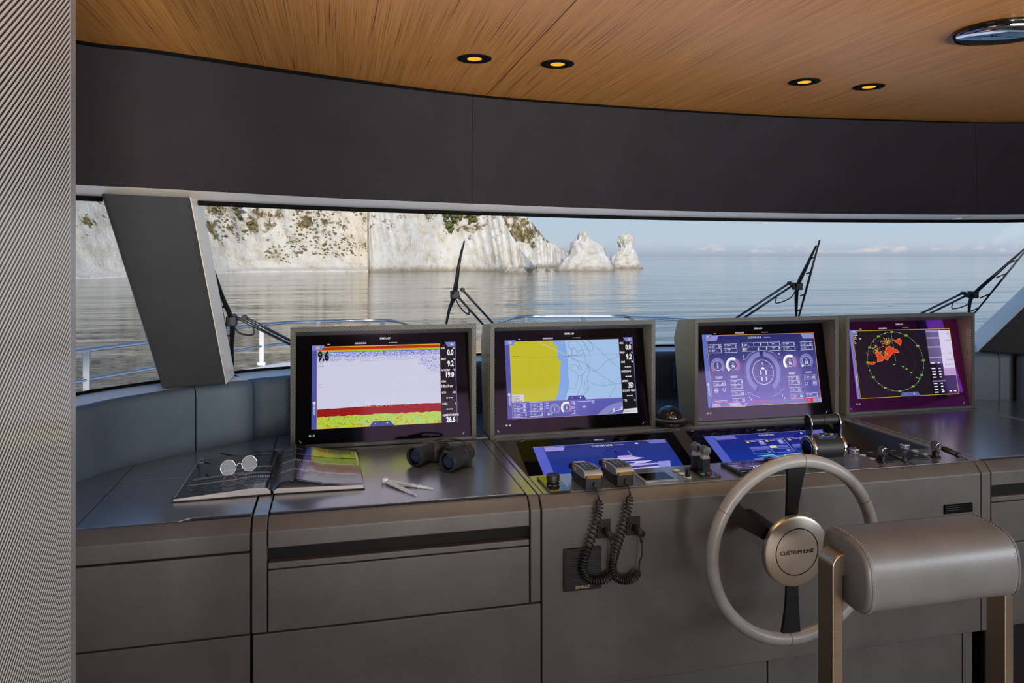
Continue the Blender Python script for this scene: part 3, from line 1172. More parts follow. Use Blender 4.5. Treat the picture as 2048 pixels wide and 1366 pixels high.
# low shrubs scattered over the left slope: nobody could count them
mb = MB()
rnd = random.Random(5)
ico_v, ico_f = [], []
for k_ in range(5200):
    i = rnd.randrange(60, 299)
    j = rnd.randrange(14, 100)
    p = rowsA[j][i]
    if noise.noise(Vector((p.x * 0.035, p.y * 0.035, p.z * 0.06))) + 0.4 * noise.noise(Vector((p.x * 0.12, p.y * 0.12, p.z * 0.15))) < 0.10:
        continue
    r = rnd.uniform(0.14, 0.48) * (1.7 if rnd.random() < 0.06 else 1)
    p = p + Vector((rnd.uniform(-1, 1), rnd.uniform(-0.6, 0.2), rnd.uniform(-0.3, 0.3)))
    vs = []
    for a in range(3):
        for b in range(6):
            t_ = 0.35 + a * 0.85
            f_ = 2 * PI * b / 6 + a * 0.5
            q = r * rnd.uniform(0.7, 1.25)
            vs.append(p + Vector((q * 1.2 * math.sin(t_) * math.cos(f_), q * math.sin(t_) * math.sin(f_), q * 0.75 * math.cos(t_))))
    fs = [tuple(range(6))]
    for a in range(2):
        for b in range(6):
            b2 = (b + 1) % 6
            fs.append((a * 6 + b, (a + 1) * 6 + b, (a + 1) * 6 + b2, a * 6 + b2))
    mb.add(vs, fs, 0, True)
o = mb.build('scrub', M['scrub'])
o['kind'] = 'stuff'
tag(o, 'olive and brown scrub dotted over the left cliff', 'shrubs')
# bigger bushes that can be told apart
for (u, v, j0, s_, lab) in ((905, 440, 'B', 3.4, 'large dark green bush in a cleft high on the white headland'), (947, 437, 'B', 2.2, 'smaller green bush right of the cleft on the headland'),
                            (468, 421, 'A', 2.3, 'round green bush near the top of the left cliff')):
    rr_ = rowsB if j0 == 'B' else rowsA
    best = min((p for row in rr_ for p in row), key=lambda p: (lambda x, d: (1024 + F * x / d - u) ** 2 + (HY - F * (p.z - CAMZ) / d - v) ** 2 if d > 20 else 1e9)(p.x * CP - p.y * SP, p.x * SP + p.y * CP))
    mb = MB()
    for k_ in range(34):
        p = best + Vector((rnd.uniform(-1, 1) * s_, rnd.uniform(-1.0, 0.4) * s_ * 0.6, rnd.uniform(-1.3, 0.9) * s_))
        mb.sphere(p, s_ * rnd.uniform(0.14, 0.34), 8, 6)
    for i in range(len(mb.v)):
        mb.v[i] += Vector((fr(mb.v[i] * 1.3, 2), fr(mb.v[i] * 1.3 + Vector((7, 0, 0)), 2), fr(mb.v[i] * 1.3 + Vector((0, 9, 0)), 2))) * s_ * 0.16
    tag(mb.build('bush', M['bush']), lab, 'bush')


def sea_stack(name, label, prof, cu, vbase, depth, seed, parts=()):
    """rock from its left/right edge at each height (pixels), turned into a rough elliptical solid"""
    base = sea_at(cu, vbase)
    d = base.x * SP + base.y * CP
    k = d / F
    ex = Vector((CP, -SP, 0))
    ey = Vector((SP, CP, 0))
    rows = []
    n = 56
    m_ = 64
    prof = sorted(prof, key=lambda q: -q[0])
    for i in range(m_):
        t = i / (m_ - 1)
        v = prof[0][0] + (prof[-1][0] - prof[0][0]) * t
        for a, b in zip(prof[:-1], prof[1:]):
            if a[0] >= v >= b[0] and a[0] != b[0]:
                f = (a[0] - v) / (a[0] - b[0])
                l, r = a[1] + (b[1] - a[1]) * f, a[2] + (b[2] - a[2]) * f
        c, hw = (l + r) / 2 - cu, max(0.4, (r - l) / 2)
        z = SEA + (vbase - v) * k - 0.4
        row = []
        for j in range(n + 1):
            th = 2 * PI * j / n
            rx = hw * k
            ry = (hw * 0.35 + depth * 0.5) * k * (1 - 0.45 * t)
            q = base + ex * (c * k + rx * math.cos(th)) + ey * (ry * math.sin(th) + depth * k * 0.25 * t)
            w = Vector((q.x * 0.3, q.y * 0.3, z * 0.16 + seed))
            w2 = Vector((math.cos(th) * 2.5, math.sin(th) * 2.5, z * 0.1 + seed))
            dn = fr(w, 6) * 1.1 + (abs(noise.noise(w2 * 1.6)) - 0.25) * 2.0 + fr(Vector((q.x, q.y, z)) * 0.9, 3) * 0.4
            q = q + ex * math.cos(th) * dn * 0.45 + ey * math.sin(th) * dn
            row.append(Vector((q.x, q.y, z + dn * 0.12)))
        rows.append(row)
    mb = MB().grid(rows)
    top = [rows[-1][j] for j in range(n)]
    mb.add(top, [list(range(n))], 0, True)
    return tag(mb.build(name, M['rock']), label, 'rock')


sea_stack('sea_stack', 'broad jagged white sea stack, the left one of the pair',
          [(545, 1105, 1233), (541, 1109, 1231), (535.6, 1113, 1228.6), (524.5, 1121.5, 1222), (516, 1125, 1219), (514.5, 1128, 1218.6), (507, 1140, 1211), (504.5, 1141, 1210), (492, 1141, 1208.6), (487, 1141, 1199), (482, 1142, 1191), (478, 1155, 1184), (475, 1156, 1181), (463.5, 1159, 1172), (461.5, 1163, 1169)], 1168, 541.5, 46, 1.0)
sea_stack('sea_stack', 'slender white sea stack with a rounded head, the right one of the pair',
          [(540, 1217, 1284), (536, 1219, 1283), (525, 1221, 1280), (514.5, 1222, 1276), (507, 1231, 1272), (499.6, 1239, 1270), (492, 1240, 1268), (482, 1236, 1268.5), (475, 1237.5, 1268), (471, 1239, 1265), (468, 1243, 1262), (466.5, 1250, 1260)], 1250, 537, 30, 5.0)
sea_stack('boulder', 'low sunlit boulder in the shallows below the headland tip', [(543.5, 1062, 1077.5), (541, 1064, 1076), (538, 1067, 1073), (536, 1069, 1071)], 1070, 542.5, 12, 2.0)
sea_stack('boulder', 'small boulder between the headland tip and the stacks', [(543, 1088, 1103), (540, 1090, 1101), (537, 1093, 1098), (536, 1095, 1097)], 1095.5, 542, 12, 3.0)
sea_stack('rock_ledge', 'flat tidal rock ledge at the foot of the headland', [(547, 1000, 1056), (543, 1003, 1054), (538, 1008, 1050), (535, 1015, 1046)], 1028, 546, 26, 6.0)
sea_stack('shingle_spit', 'low pale spit joining the far headland to the stacks', [(533.5, 1040, 1150), (530, 1050, 1140), (524, 1056, 1130), (519, 1060, 1120), (516, 1065, 1105)], 1095, 531, 40, 8.0)

# foredeck and rails
ZR, ZM, ZK = CAMZ - 0.95, CAMZ - 1.25, CAMZ - 1.52
port = [P(u, v, z=ZR) for u, v in ((-420, 812), (-60, 742), (150, 704), (310, 682), (465, 657), (560, 646), (640, 643), (700, 641), (780, 641), (830, 653))]
stbd = [P(u, v, z=ZR) for u, v in ((996, 646), (1039, 634), (1111, 632.7), (1236, 632.7), (1268, 635), (1360, 639), (1480, 648), (1700, 676), (2000, 735))]
deck = [Vector((p.x, p.y, ZK)) for p in port] + [Vector((p.x, p.y, ZK)) for p in stbd]
cx = sum(p.x for p in deck) / len(deck)
mb = MB()
ring = deck + [Vector((deck[-1].x - 0.2, 3.2, ZK)), Vector((deck[0].x + 0.2, 3.2, ZK))]
mb.prism([p + Vector((0, 0, -0.7)) for p in ring][::-1], (0, 0, 0.7))
fd = mb.build('foredeck', M['deck'])
tag(fd, 'white foredeck seen through the windscreen below the bow rail', 'deck')


def rail(name, label, pts, posts, low, lowpts=None):
    t = thing(name, label, 'railing', (pts[0].x, pts[0].y, ZK), 'bow railings')
    cv = catmull(pts, 60)
    MB().tube(cv, 0.021, 8).build('top_rail', M['rail_steel'], t)
    if low:
        lp = [Vector((p.x, p.y, ZM)) for p in cv[:low]]
        MB().tube(lp, 0.017, 8).build('mid_rail', M['rail_steel'], t)
    for u in posts:
        i = nearest(cv, u)
        p = cv[i]
        MB().box((p.x - 0.035, p.y - 0.02, ZK), (p.x + 0.035, p.y + 0.02, ZR)).build('post', M['rail_steel'], t, 0.006)
        MB().box((p.x - 0.06, p.y - 0.045, ZK), (p.x + 0.06, p.y + 0.045, ZK + 0.05)).build('post_foot', M['rail_steel'], t, 0.008)
    return t


rail('bow_rail', 'polished steel bow rail on the left of the bow opening', port, (174, 517, 640, 762), 44)
rail('bow_rail', 'polished steel bow rail on the right of the bow opening', stbd, (1048, 1160, 1266, 1480, 1700), 0)
# tan sun pad on the foredeck, glimpsed between the first two monitors
a = P(930, 696, y=8.6)
t = thing('sun_pad', 'tan foredeck sun pad glimpsed between the two left monitors', 'cushion', (a.x, 8.6, ZK))
rbox('pad', (a.x - 0.1, 8.4, ZK + 0.12), (a.x + 0.62, 9.6, ZK + 0.42), textured('tan_canvas', s2l((205, 160, 110)), s2l((225, 182, 132)), 5, 0.8, 0.1, 60), t, 0.05, 3)
rbox('base', (a.x - 0.05, 8.45, ZK), (a.x + 0.57, 9.55, ZK + 0.12), M['deck'], t, 0.01)

# wipers
M['wiper_blue'] = pmat('wiper_arm_grey', (0.07, 0.09, 0.11), 0.3, metal=0.6)


def wiper(label, blade_top, blade_bot, bow, arms, head, plane):
    """blade from top to bottom pixel, two parallel arms, a pivot head; plane(u, v) -> point just outside the glass"""
    A, B = plane(*blade_top), plane(*blade_bot)
    H = plane(*head)
    t = thing('wiper', label, 'windscreen wiper', H, 'windscreen wipers')
    out = Vector((0, 0.02, 0))
    MB().tube([A + out * 0.3, (A + B) / 2 + out * 0.3, B + out * 0.3], [0.004, 0.006, 0.004], 6).build('rubber', M['black_rubber'], t)
    mid = (A + B) / 2 + (H - (A + B) / 2) * 1.0
    bowp = [A * 0.94 + B * 0.06, A * 0.72 + B * 0.28 + (H - (A + B) / 2) * bow * 0.6, H, A * 0.25 + B * 0.75 + (H - (A + B) / 2) * bow * 0.6, A * 0.04 + B * 0.96]
    MB().tube([p + out for p in catmull(bowp, 20)], [0.004 + 0.006 * math.sin(PI * i / 19) for i in range(20)], 6).build('blade_bow', M['black_plastic'], t)
    for p in (A * 0.8 + B * 0.2, A * 0.62 + B * 0.38, A * 0.35 + B * 0.65, A * 0.16 + B * 0.84):
        q = p + (H - (A + B) / 2) * 0.35
        MB().tube([p + out * 0.4, q + out], 0.0035, 5).build('claw', M['black_plastic'], t)
    for a_, b_ in arms:
        a3, b3 = plane(*a_) + out * 1.6, plane(*b_) + out * 1.6
        MB().tube([a3, b3], 0.0055, 8).build('arm', M['wiper_blue'], t)
    for a_ in (arms[0][0], arms[1][0]):
        c_ = plane(*a_) + out * 1.6
        MB().lathe(c_ - Vector((0, 0.02, 0)), (0, 1, 0), [(0.008, 0), (0.0095, 0.005), (0.0095, 0.026), (0.007, 0.03)], 10).build('pivot_nut', M['black_plastic'], t)
    MB().box(tuple(H + Vector((-0.018, 0.0, -0.018))), tuple(H + Vector((0.018, 0.045, 0.018)))).build('pivot_block', M['black_plastic'], t, 0.004)
    a3, b3 = plane(*arms[1][0]) + out, plane(*arms[1][1]) + out
    h0 = a3 * 0.7 + b3 * 0.3
    MB().tube(catmull([H + Vector((0, 0.03, -0.01)), H * 0.6 + h0 * 0.4 + Vector((0, 0.0, -0.035)), h0 + Vector((0, 0, -0.03)), h0], 14), 0.003, 6).build('wash_hose', M['black_rubber'], t)
    return t


def plane_l(u, v):
    z = None
    # port bow of the windscreen: leaning outward toward the bottom
    n = Vector((-0.28, 1.0, 0.62)).normalized()
    o_ = GB[kL2 + 2] + Vector((0, 0.06, 0))
    r = ray(u, v)
    t_ = (o_ - Vector((0, 0, CAMZ))).dot(n) / r.dot(n)
    return Vector((0, 0, CAMZ)) + r * t_


def plane_c(u, v):
    n = Vector((0.0, 1.0, 0.48)).normalized()
    o_ = Vector((1.5, 3.42, ZW))
    r = ray(u, v)
    return Vector((0, 0, CAMZ)) + r * ((o_ - Vector((0, 0, CAMZ))).dot(n) / r.dot(n))


wiper('twin-arm wiper parked beside the left window pillar', (424, 528), (466, 742), 0.6, [((487, 636), (590, 688)), ((466, 634), (590, 696))], (462, 643), plane_l)
wiper('twin-arm wiper standing above the gap between the two left monitors', (929, 482), (892, 655), 0.25, [((927, 580), (1000, 660)), ((918, 594), (985, 668))], (911, 590), plane_c)
wiper('twin-arm wiper standing above the third monitor from the left', (1641, 480), (1596, 645), 0.9, [((1586, 567), (1462, 648)), ((1592, 572), (1478, 648))], (1600, 573), plane_c)
wiper('twin-arm wiper at the far right above the radar monitor', (2064, 488), (1940, 640), 0.9, [((1935, 587), (1826, 640)), ((1942, 592), (1840, 642))], (1953, 590), plane_c)

# ------------------------------------------------------------------ console
YF = 1.93


def kb_y(x):
    for a, b in zip(KB[:-1], KB[1:]):
        if a.x <= x <= b.x:
            return a.y + (b.y - a.y) * (x - a.x) / (b.x - a.x)
    return 1.5


def top_slab(name, m, parent, x0, x1, y0, th=0.016, z=ZD, y1=None, n=14, bevel=0.0015):
    """flat leather-covered panel from y0 back to the knee wall (or y1)"""
    xs = [x0 + (x1 - x0) * i / (n - 1) for i in range(n)]
    poly = [(x0, y0), (x1, y0)]
    if y1 is None:
        poly += [(x, kb_y(x) - 0.001) for x in xs[::-1]]
    else:
        poly += [(x1, y1), (x0, y1)]
    return MB().prism([(x, y, z - th) for x, y in poly], (0, 0, th)).build(name, m, parent, bevel)


def edge_profile(name, m, parent, x0, x1, zb, y1=1.966, bevel=0.003):
    pr_ = [(YF, zb), (YF, 0.9195), (1.9535, 0.9475), (1.96, 0.9495), (y1, 0.9495), (y1, zb)]
    return MB().prism([(x0, y, z) for y, z in pr_][::-1], (x1 - x0, 0, 0)).build(name, m, parent, bevel, 3)


# --- left chart cabinet
XA0, XA1 = -0.95, -0.201
t = thing('chart_cabinet', 'leather covered cabinet with two wide drawers at the far left, under the open book', 'cabinet', (-0.57, 2.2, 0))
MB().box((XA0, 1.945, 0.08), (XA1, 1.99, 0.93)).box((XA0, 1.985, 0.08), (XA1 + 0.0, 2.0, 0.936)).build('carcass', M['seam'], t)
edge_profile('apron', M['leather'], t, XA0, XA1, 0.8755)
rbox('drawer', (XA0, YF, 0.672), (XA1, 1.955, 0.871), M['leather'], t, 0.003)
rbox('drawer', (XA0, YF, 0.34), (XA1, 1.955, 0.6685), M['leather'], t, 0.003)
rbox('plinth', (XA0, 1.97, 0.0), (XA1, 2.02, 0.335), M['black'], t, 0.002)
lp = [P(151, 1050, z=ZD), P(239, 962.5, z=ZD)]
xl = lp[1].x
MB().prism([(x, y, 0.934) for x, y in ((xl, 1.9695), (-0.372, 1.9695), (-0.345, 1.99), (XA1 - 0.001, 1.99), (XA1 - 0.001, lp[1].y), (xl, lp[1].y))], (0, 0, 0.016)).build('lid', M['leather_top'], t, 0.0018)

# --- drawer cabinet
XB0, XB1 = -0.159, 0.509
t = thing('drawer_cabinet', 'leather covered cabinet with a dark slot and drawers, under the sonar monitor', 'cabinet', (0.17, 2.2, 0))
MB().box((-0.195, 1.955, 0.08), (0.54, 2.0, 0.936)).build('carcass', M['seam'], t)
edge_profile('apron', M['leather'], t, XB0, XB1, 0.878)
MB().box((XB0, 1.94, 0.826), (XB1, 1.952, 0.842)).build('slot_back', M['black'], t)
rbox('slot_ledge', (XB0, YF, 0.826), (XB1, 1.956, 0.8425), M['leather'], t, 0.003)
rbox('drawer', (XB0, YF, 0.671), (XB1, 1.955, 0.8235), M['leather'], t, 0.003)
rbox('drawer', (-0.195, YF, 0.34), (0.541, 1.955, 0.6675), M['leather'], t, 0.003)
rbox('plinth', (-0.195, 1.97, 0.0), (0.541, 2.02, 0.335), M['black'], t, 0.002)
for x0, x1 in ((-0.197, -0.1615), (0.5125, 0.5405)):
    edge_profile('upright', M['leather'], t, x0, x1, 0.6715, 1.97)
    rbox('top_strip', (x0, 1.9705, 0.93), (x1, 2.592 if x0 > 0 else 2.62, 0.9495), M['leather_top'], t, 0.0015)
top_slab('lid', M['leather_top'], t, XB0 + 0.001, XB1 + 0.001, 1.9865, 0.0135, y1=2.593)

# --- helm console
XH0, XH1 = 0.5445, 1.9725
WELL0, WELL1 = 0.557, 1.966
TH = math.radians(21.7)
YT, ZT = 2.566, 0.9495


def on_well(x, s_, h=0.0):
    """point on the sloping display panel: s_ metres down from its top edge, h above the surface"""
    return Vector((x, YT - s_ * math.cos(TH) - h * math.sin(TH), ZT - s_ * math.sin(TH) + h * math.cos(TH)))


t = thing('helm_console', 'leather covered helm console behind the steering wheel', 'console', (1.26, 2.2, 0))
edge_profile('front_panel', M['leather'], t, XH0, XH1, 0.425)
b1, b2 = P(1535, 1340, y=1.962).x, P(1925, 1300, y=1.962).x
for x0, x1 in ((XH0, b1 - 0.002), (b1 + 0.002, b2 - 0.002), (b2 + 0.002, XH1)):
    rbox('base_panel', (x0, 1.962, 0.0), (x1, 1.99, 0.424), M['leather'], t, 0.002)
MB().box((XH0, 1.972, 0.0), (XH1, 2.0, 0.93)).build('carcass', M['seam'], t)
rbox('dash_panel', (WELL0 + 0.0015, 1.9675, 0.925), (WELL1 + 0.004, 2.132, ZD), M['leather_top'], t, 0.0015)
rbox('side_strip', (0.5435, 1.9675, 0.92), (WELL0, 2.592, 0.9495), M['leather_top'], t, 0.0015)
mb = MB()
mb.add([on_well(WELL0, 0), on_well(WELL1, 0), on_well(WELL1, 0.47), on_well(WELL0, 0.47)], [(3, 2, 1, 0)])
mb.build('display_panel', M['dark_panel'], t)
rbox('panel_top_rail', (WELL0, YT + 0.0005, 0.92), (WELL1, 2.6, 0.9497), M['leather_top'], t, 0.0015)
MB().add([(WELL0, 2.132, 0.74), (WELL0, 2.6, 0.74), (WELL0, 2.6, 0.949), (WELL0, 2.132, 0.949)], [(0, 1, 2, 3)]).build('well_side', M['leather_slate'], t)
MB().add([(WELL1, 2.132, 0.74), (WELL1, 2.6, 0.74), (WELL1, 2.6, 0.95), (WELL1, 2.132, 0.95)], [(3, 2, 1, 0)]).build('well_side', M['leather_slate'], t)
edge_profile('upright', M['leather'], t, 1.9755, 2.01, 0.425, 1.97)
rbox('vent_grille', tuple(P(1887, 1010, y=YF) + Vector((0, -0.004, 0))), tuple(P(1944, 1023, y=YF) + Vector((0, 0.01, 0))), M['black'], t, 0.002)
for k_ in range(3):
    a = P(1890, 1013 + 4 * k_, y=YF - 0.004)
    rbox('vent_slat', (a.x, a.y - 0.004, a.z - 0.001), (P(1941, 1013, y=YF).x, a.y + 0.002, a.z + 0.001), M['gloss_black'], t, 0.0005)

# --- right cabinet
XC0, XC1 = 2.013, 3.3
t = thing('side_cabinet', 'leather covered cabinet with a slot and drawers at the far right', 'cabinet', (2.6, 2.2, 0))
MB().box((XC0, 1.955, 0.08), (XC1, 2.0, 0.936)).build('carcass', M['seam'], t)
edge_profile('apron', M['leather'], t, XC0, XC1, 0.878)
MB().box((XC0, 1.94, 0.826), (XC1, 1.952, 0.842)).build('slot_back', M['leather_slate'], t)
rbox('slot_ledge', (XC0, YF, 0.826), (XC1, 1.956, 0.8425), M['leather'], t, 0.003)
rbox('drawer', (XC0, YF, 0.695), (XC1, 1.955, 0.8235), M['leather'], t, 0.003)
rbox('drawer', (XC0, YF, 0.43), (XC1, 1.955, 0.692), M['leather'], t, 0.003)
rbox('plinth', (XC0, 1.97, 0.0), (XC1, 2.02, 0.425), M['black'], t, 0.002)
top_slab('lid', M['leather_top'], t, 2.0125, 2.664, 1.9865, 0.0135, y1=2.615)

# --- continuous leather worktop behind the lids
t = thing('worktop', 'dark leather worktop running behind the monitors to the padded wall', 'worktop', (1.2, 2.6, 0.93))
top_slab('panel', M['leather_top'], t, -0.955, xl - 0.002, 1.9695)
top_slab('panel', M['leather_top'], t, xl - 0.0005, -0.199, lp[1].y + 0.002)
top_slab('panel', M['leather_top'], t, -0.197, 0.5415, 2.6235)
top_slab('panel', M['leather_top'], t, 0.543, 1.968, 2.6015)
top_slab('edge_panel', M['leather_top'], t, 1.9675, 2.011, 1.972, y1=2.615)
top_slab('panel', M['leather_top'], t, 1.9685, 2.664, 2.6165)
top_slab('panel', M['leather_top'], t, 2.6655, 3.3, 1.9695)
for x, ya, yb in ((1.983, 1.985, 2.612), (1.9945, 1.985, 2.612), (2.024, 1.995, 2.612), (2.654, 1.995, 2.6), (2.676, 1.985, 2.7)):
    mb = MB()
    n = int((yb - ya) / 0.009)
    for i in range(n):
        y = ya + i * 0.009
        mb.box((x - 0.0007, y, ZD - 0.0005), (x + 0.0007, y + 0.0062, ZD + 0.0006))
    o = mb.build('stitching', M['stitch'], t)
    o['kind'] = 'stuff'

# ------------------------------------------------------------------ monitors
GW, GH = 0.598, 0.3726


def noise_emat(name, stops, scale, stretch=(1, 1, 1), detail=3.0, rough=0.7):
    m = pmat(name, (0.004, 0.004, 0.005), 0.07, spec=0.22, emit=(0, 0, 0, 1), estr=1.0, tint=(1.0, 0.55, 1.0))
    p = m.node_tree.nodes['Principled BSDF']
    tc = N(m, 'ShaderNodeTexCoord')
    mp = N(m, 'ShaderNodeMapping')
    mp.inputs['Scale'].default_value = stretch
    L(m, tc.outputs['Object'], mp.inputs['Vector'])
    n = N(m, 'ShaderNodeTexNoise', Scale=scale, Detail=detail, Roughness=rough)
    L(m, mp.outputs[0], n.inputs['Vector'])
    r = ramp(m, [(a, s2l(c)) for a, c in stops], n.outputs['Fac'])
    L(m, r.outputs[0], p.inputs['Emission Color'])
    return m


M['glass_black'] = pmat('coated_black_screen_glass', (0.003, 0.003, 0.004), 0.05, spec=0.1, tint=(1.0, 0.6, 1.0))
M['glass_purple'] = pmat('purple_coated_screen_glass', (0.003, 0.003, 0.004), 0.04, spec=0.8, tint=(0.95, 0.12, 1.0))
M['glass_purple'].node_tree.nodes['Principled BSDF'].inputs['IOR'].default_value = 3.0
M['logo'] = pmat('pale_logo_print', (0.62, 0.63, 0.65), 0.4, emit=(0.3, 0.3, 0.31, 1), estr=0.6)
WHT, SIDE, TAB, VIO = (236, 236, 244), (78, 82, 158), (118, 126, 196), (84, 84, 164)


def icons(cv, gx, gy, s_):
    """two small white touch icons in the lower left of the glass"""
    cv.arc(gx, gy, 5.5 * s_, 8 * s_, 0, 360, M['logo'])
    cv.rect(gx - 11 * s_, gy - 1.4 * s_, 22 * s_, 2.8 * s_, M['logo'])
    cv.arc(gx + 30 * s_, gy, 6 * s_, 8.5 * s_, 0, 360, M['logo'])
    cv.rect(gx + 24 * s_, gy - 1.2 * s_, 12 * s_, 2.4 * s_, M['logo'])


def monitor(X0, Y0, label, draw, glass='glass_black'):
    W, H, T = 0.634, 0.4105, 0.015
    Z0 = 0.9505
    t = thing('marine_monitor', label, 'monitor', (X0 + W / 2, Y0 + 0.08, Z0), 'helm monitors')
    prof = [(0.0015, 0), (0.0015, H), (0.145, H - 0.017), (0.18, H - 0.09), (0.13, 0.0)]
    for x in (X0, X0 + W - T):
        MB().prism([(x, Y0 + y, Z0 + z) for y, z in prof][::-1], (T, 0, 0)).build('side_panel', M['carbon'], t, 0.0015)
    mb = MB()
    for a_, b_ in (((X0, 0), (X0 + T, H)), ((X0 + W - T, 0), (X0 + W, H)), ((X0 + T, H - T), (X0 + W - T, H))):
        mb.box((a_[0], Y0 - 0.0005, Z0 + a_[1]), (b_[0], Y0 + 0.0015, Z0 + b_[1] + 0.0006))
    mb.build('front_rim', M['carbon_rim'], t)
    MB().hexa([Vector((X0 + T, Y0 + 0.001, Z0 + H - T)), Vector((X0 + W - T, Y0 + 0.001, Z0 + H - T)), Vector((X0 + W - T, Y0 + 0.144, Z0 + H - 0.017 - T)), Vector((X0 + T, Y0 + 0.144, Z0 + H - 0.017 - T)),
               Vector((X0 + T, Y0 + 0.001, Z0 + H - 0.0005)), Vector((X0 + W - T, Y0 + 0.001, Z0 + H - 0.0005)), Vector((X0 + W - T, Y0 + 0.144, Z0 + H - 0.0175)), Vector((X0 + T, Y0 + 0.144, Z0 + H - 0.0175))]).build('hood', M['carbon_rim'], t, 0.001)
    bk = [(0.144, H - 0.018), (0.179, H - 0.09), (0.13, 0.001), (0.115, 0.001), (0.164, H - 0.09), (0.13, H - 0.02)]
    MB().prism([(X0 + T, Y0 + y, Z0 + z) for y, z in bk], (W - 2 * T, 0, 0)).build('back_shell', M['black_plastic'], t)
    MB().prism([(X0 + T, Y0 + y, Z0 + z) for y, z in ((0.0, 0.0), (0.118, 0.0), (0.118, 0.01), (0.012, 0.0125), (0.0, 0.0105))][::-1], (W - 2 * T, 0, 0)).build('sill', M['bezel_grey'], t, 0.0008)
    # recessed glass leaning back
    gx0 = X0 + (W - GW) / 2
    yb, zb, yt, zt = Y0 + 0.011, Z0 + 0.012, Y0 + 0.079, Z0 + 0.378
    dn = Vector((0, yb - yt, zb - zt)).normalized()
    nr = Vector((0, dn.z, -dn.y)).normalized()
    if nr.y > 0:
        nr = -nr
    tl = Vector((gx0, yt, zt))
    rgt = Vector((GW, 0, 0))
    bt = dn * GH
    back = -nr * 0.02
    gl_ = MB().hexa([tl + bt + back, tl + rgt + bt + back, tl + rgt + bt, tl + bt, tl + back, tl + rgt + back, tl + rgt, tl]).build('screen_glass', M[glass], t)
    # grey surround strips between glass and hood
    MB().prism([(X0 + T, yt - 0.002, zt - 0.004), (X0 + T, yt + 0.025, zt), (X0 + T, yt + 0.02, Z0 + H - 0.03), (X0 + T, Y0 + 0.02, Z0 + H - T + 0.001), (X0 + T, Y0 + 0.004, Z0 + H - T + 0.001)][::-1], (W - 2 * T, 0, 0)).build('brow', M['bezel_grey'], t)
    dx, dy, dw, dh = 0.083 * GW, 0.105 * GH, 0.84 * GW, 0.762 * GH
    k, kk = dw / 1920, dh / 1080

    def fn(x, y, z):
        return tl + Vector((dx + x * k, 0, 0)) + dn * (dy + y * kk) + nr * (0.0004 + z * 0.0005)
    cv = Canvas(fn)
    draw(cv)
    cv.build('display', gl_)
    lg = Canvas(fn)
    lg.text('SIMRAD', 960, -62, 26, M['logo'], 'c', 0.012, 1.1)
    lg.build('logo', gl_)
    lg = Canvas(fn)
    icons(lg, -18, 1160, 1.6)
    lg.build('touch_icons', gl_)
    for gx, gy, s_ in ((-150, 1215, 1), (2010, 1215, -1)):
        cv2 = Canvas(fn)
        cv2.line([(gx, gy), (gx + 26 * s_, gy + 30)], 8, M['stitch'])
        cv2.build('corner_clip', gl_)
    return t


def tabs(cv, left=True, right=True, plus=None):
    if left:
        cv.poly([(0, 0), (165, 0), (130, 62), (0, 62)], TAB)
        for i in range(3):
            for j in range(3):
                cv.rect(58 + i * 15, 16 + j * 12, 10, 7, WHT)
    if right:
        cv.poly([(1770, 0), (1920, 0), (1920, 62), (1815, 62)], TAB)
        for j in range(3):
            cv.rect(1856, 22 + j * 9, 28, 5, WHT)


def data_column(cv, rows, x=1703, w=217, y0=30, h=1050, pitch=None):
    cv.rect(x, y0, w, h, (22, 20, 24))
    p_ = pitch or h / len(rows)
    for i, (lab, unit, val) in enumerate(rows):
        y = y0 + 48 + i * p_
        cv.text(lab, x + 14, y + 16, 26, WHT, 'l', 0.022, 0.76)
        cv.text(unit, x + w - 12, y + 16, 26, WHT, 'r', 0.022, 0.76)
        if val == '---':
            for q in range(3):
                cv.rect(x + 70 + q * 32, y + 70, 26, 12, WHT)
        elif ':' in val:
            cv.text(val, x + 12, y + 84, 36, WHT, 'l', 0.025, 0.7)
        else:
            cv.text(val, x + w - 30, y + 98, 70, WHT, 'r', 0.038, 0.7)


def autopilot_tab(cv):
    cv.rect(0, 62, 66, 1018, SIDE)
    cv.text('AUTOPILOTA', 50, 900, 24, WHT, 'l', 0.012, 0.8, True)
    cv.arc(34, 745, 12, 17, 0, 360, WHT)
    cv.rect(20, 743, 28, 4, WHT)
    cv.rect(32, 745, 4, 15, WHT)


def header(cv):
    cv.rect(560, -26, 150, 20, (190, 180, 210))
    for q in range(5):
        cv.rect(570 + q * 27, -20, 20, 8, (70, 70, 100))
    for q in range(5):
        cv.rect(1010 + q * 24, -18, 17, 8, (190, 190, 200))
    cv.rect(200, -16, 34, 9, (190, 190, 200))


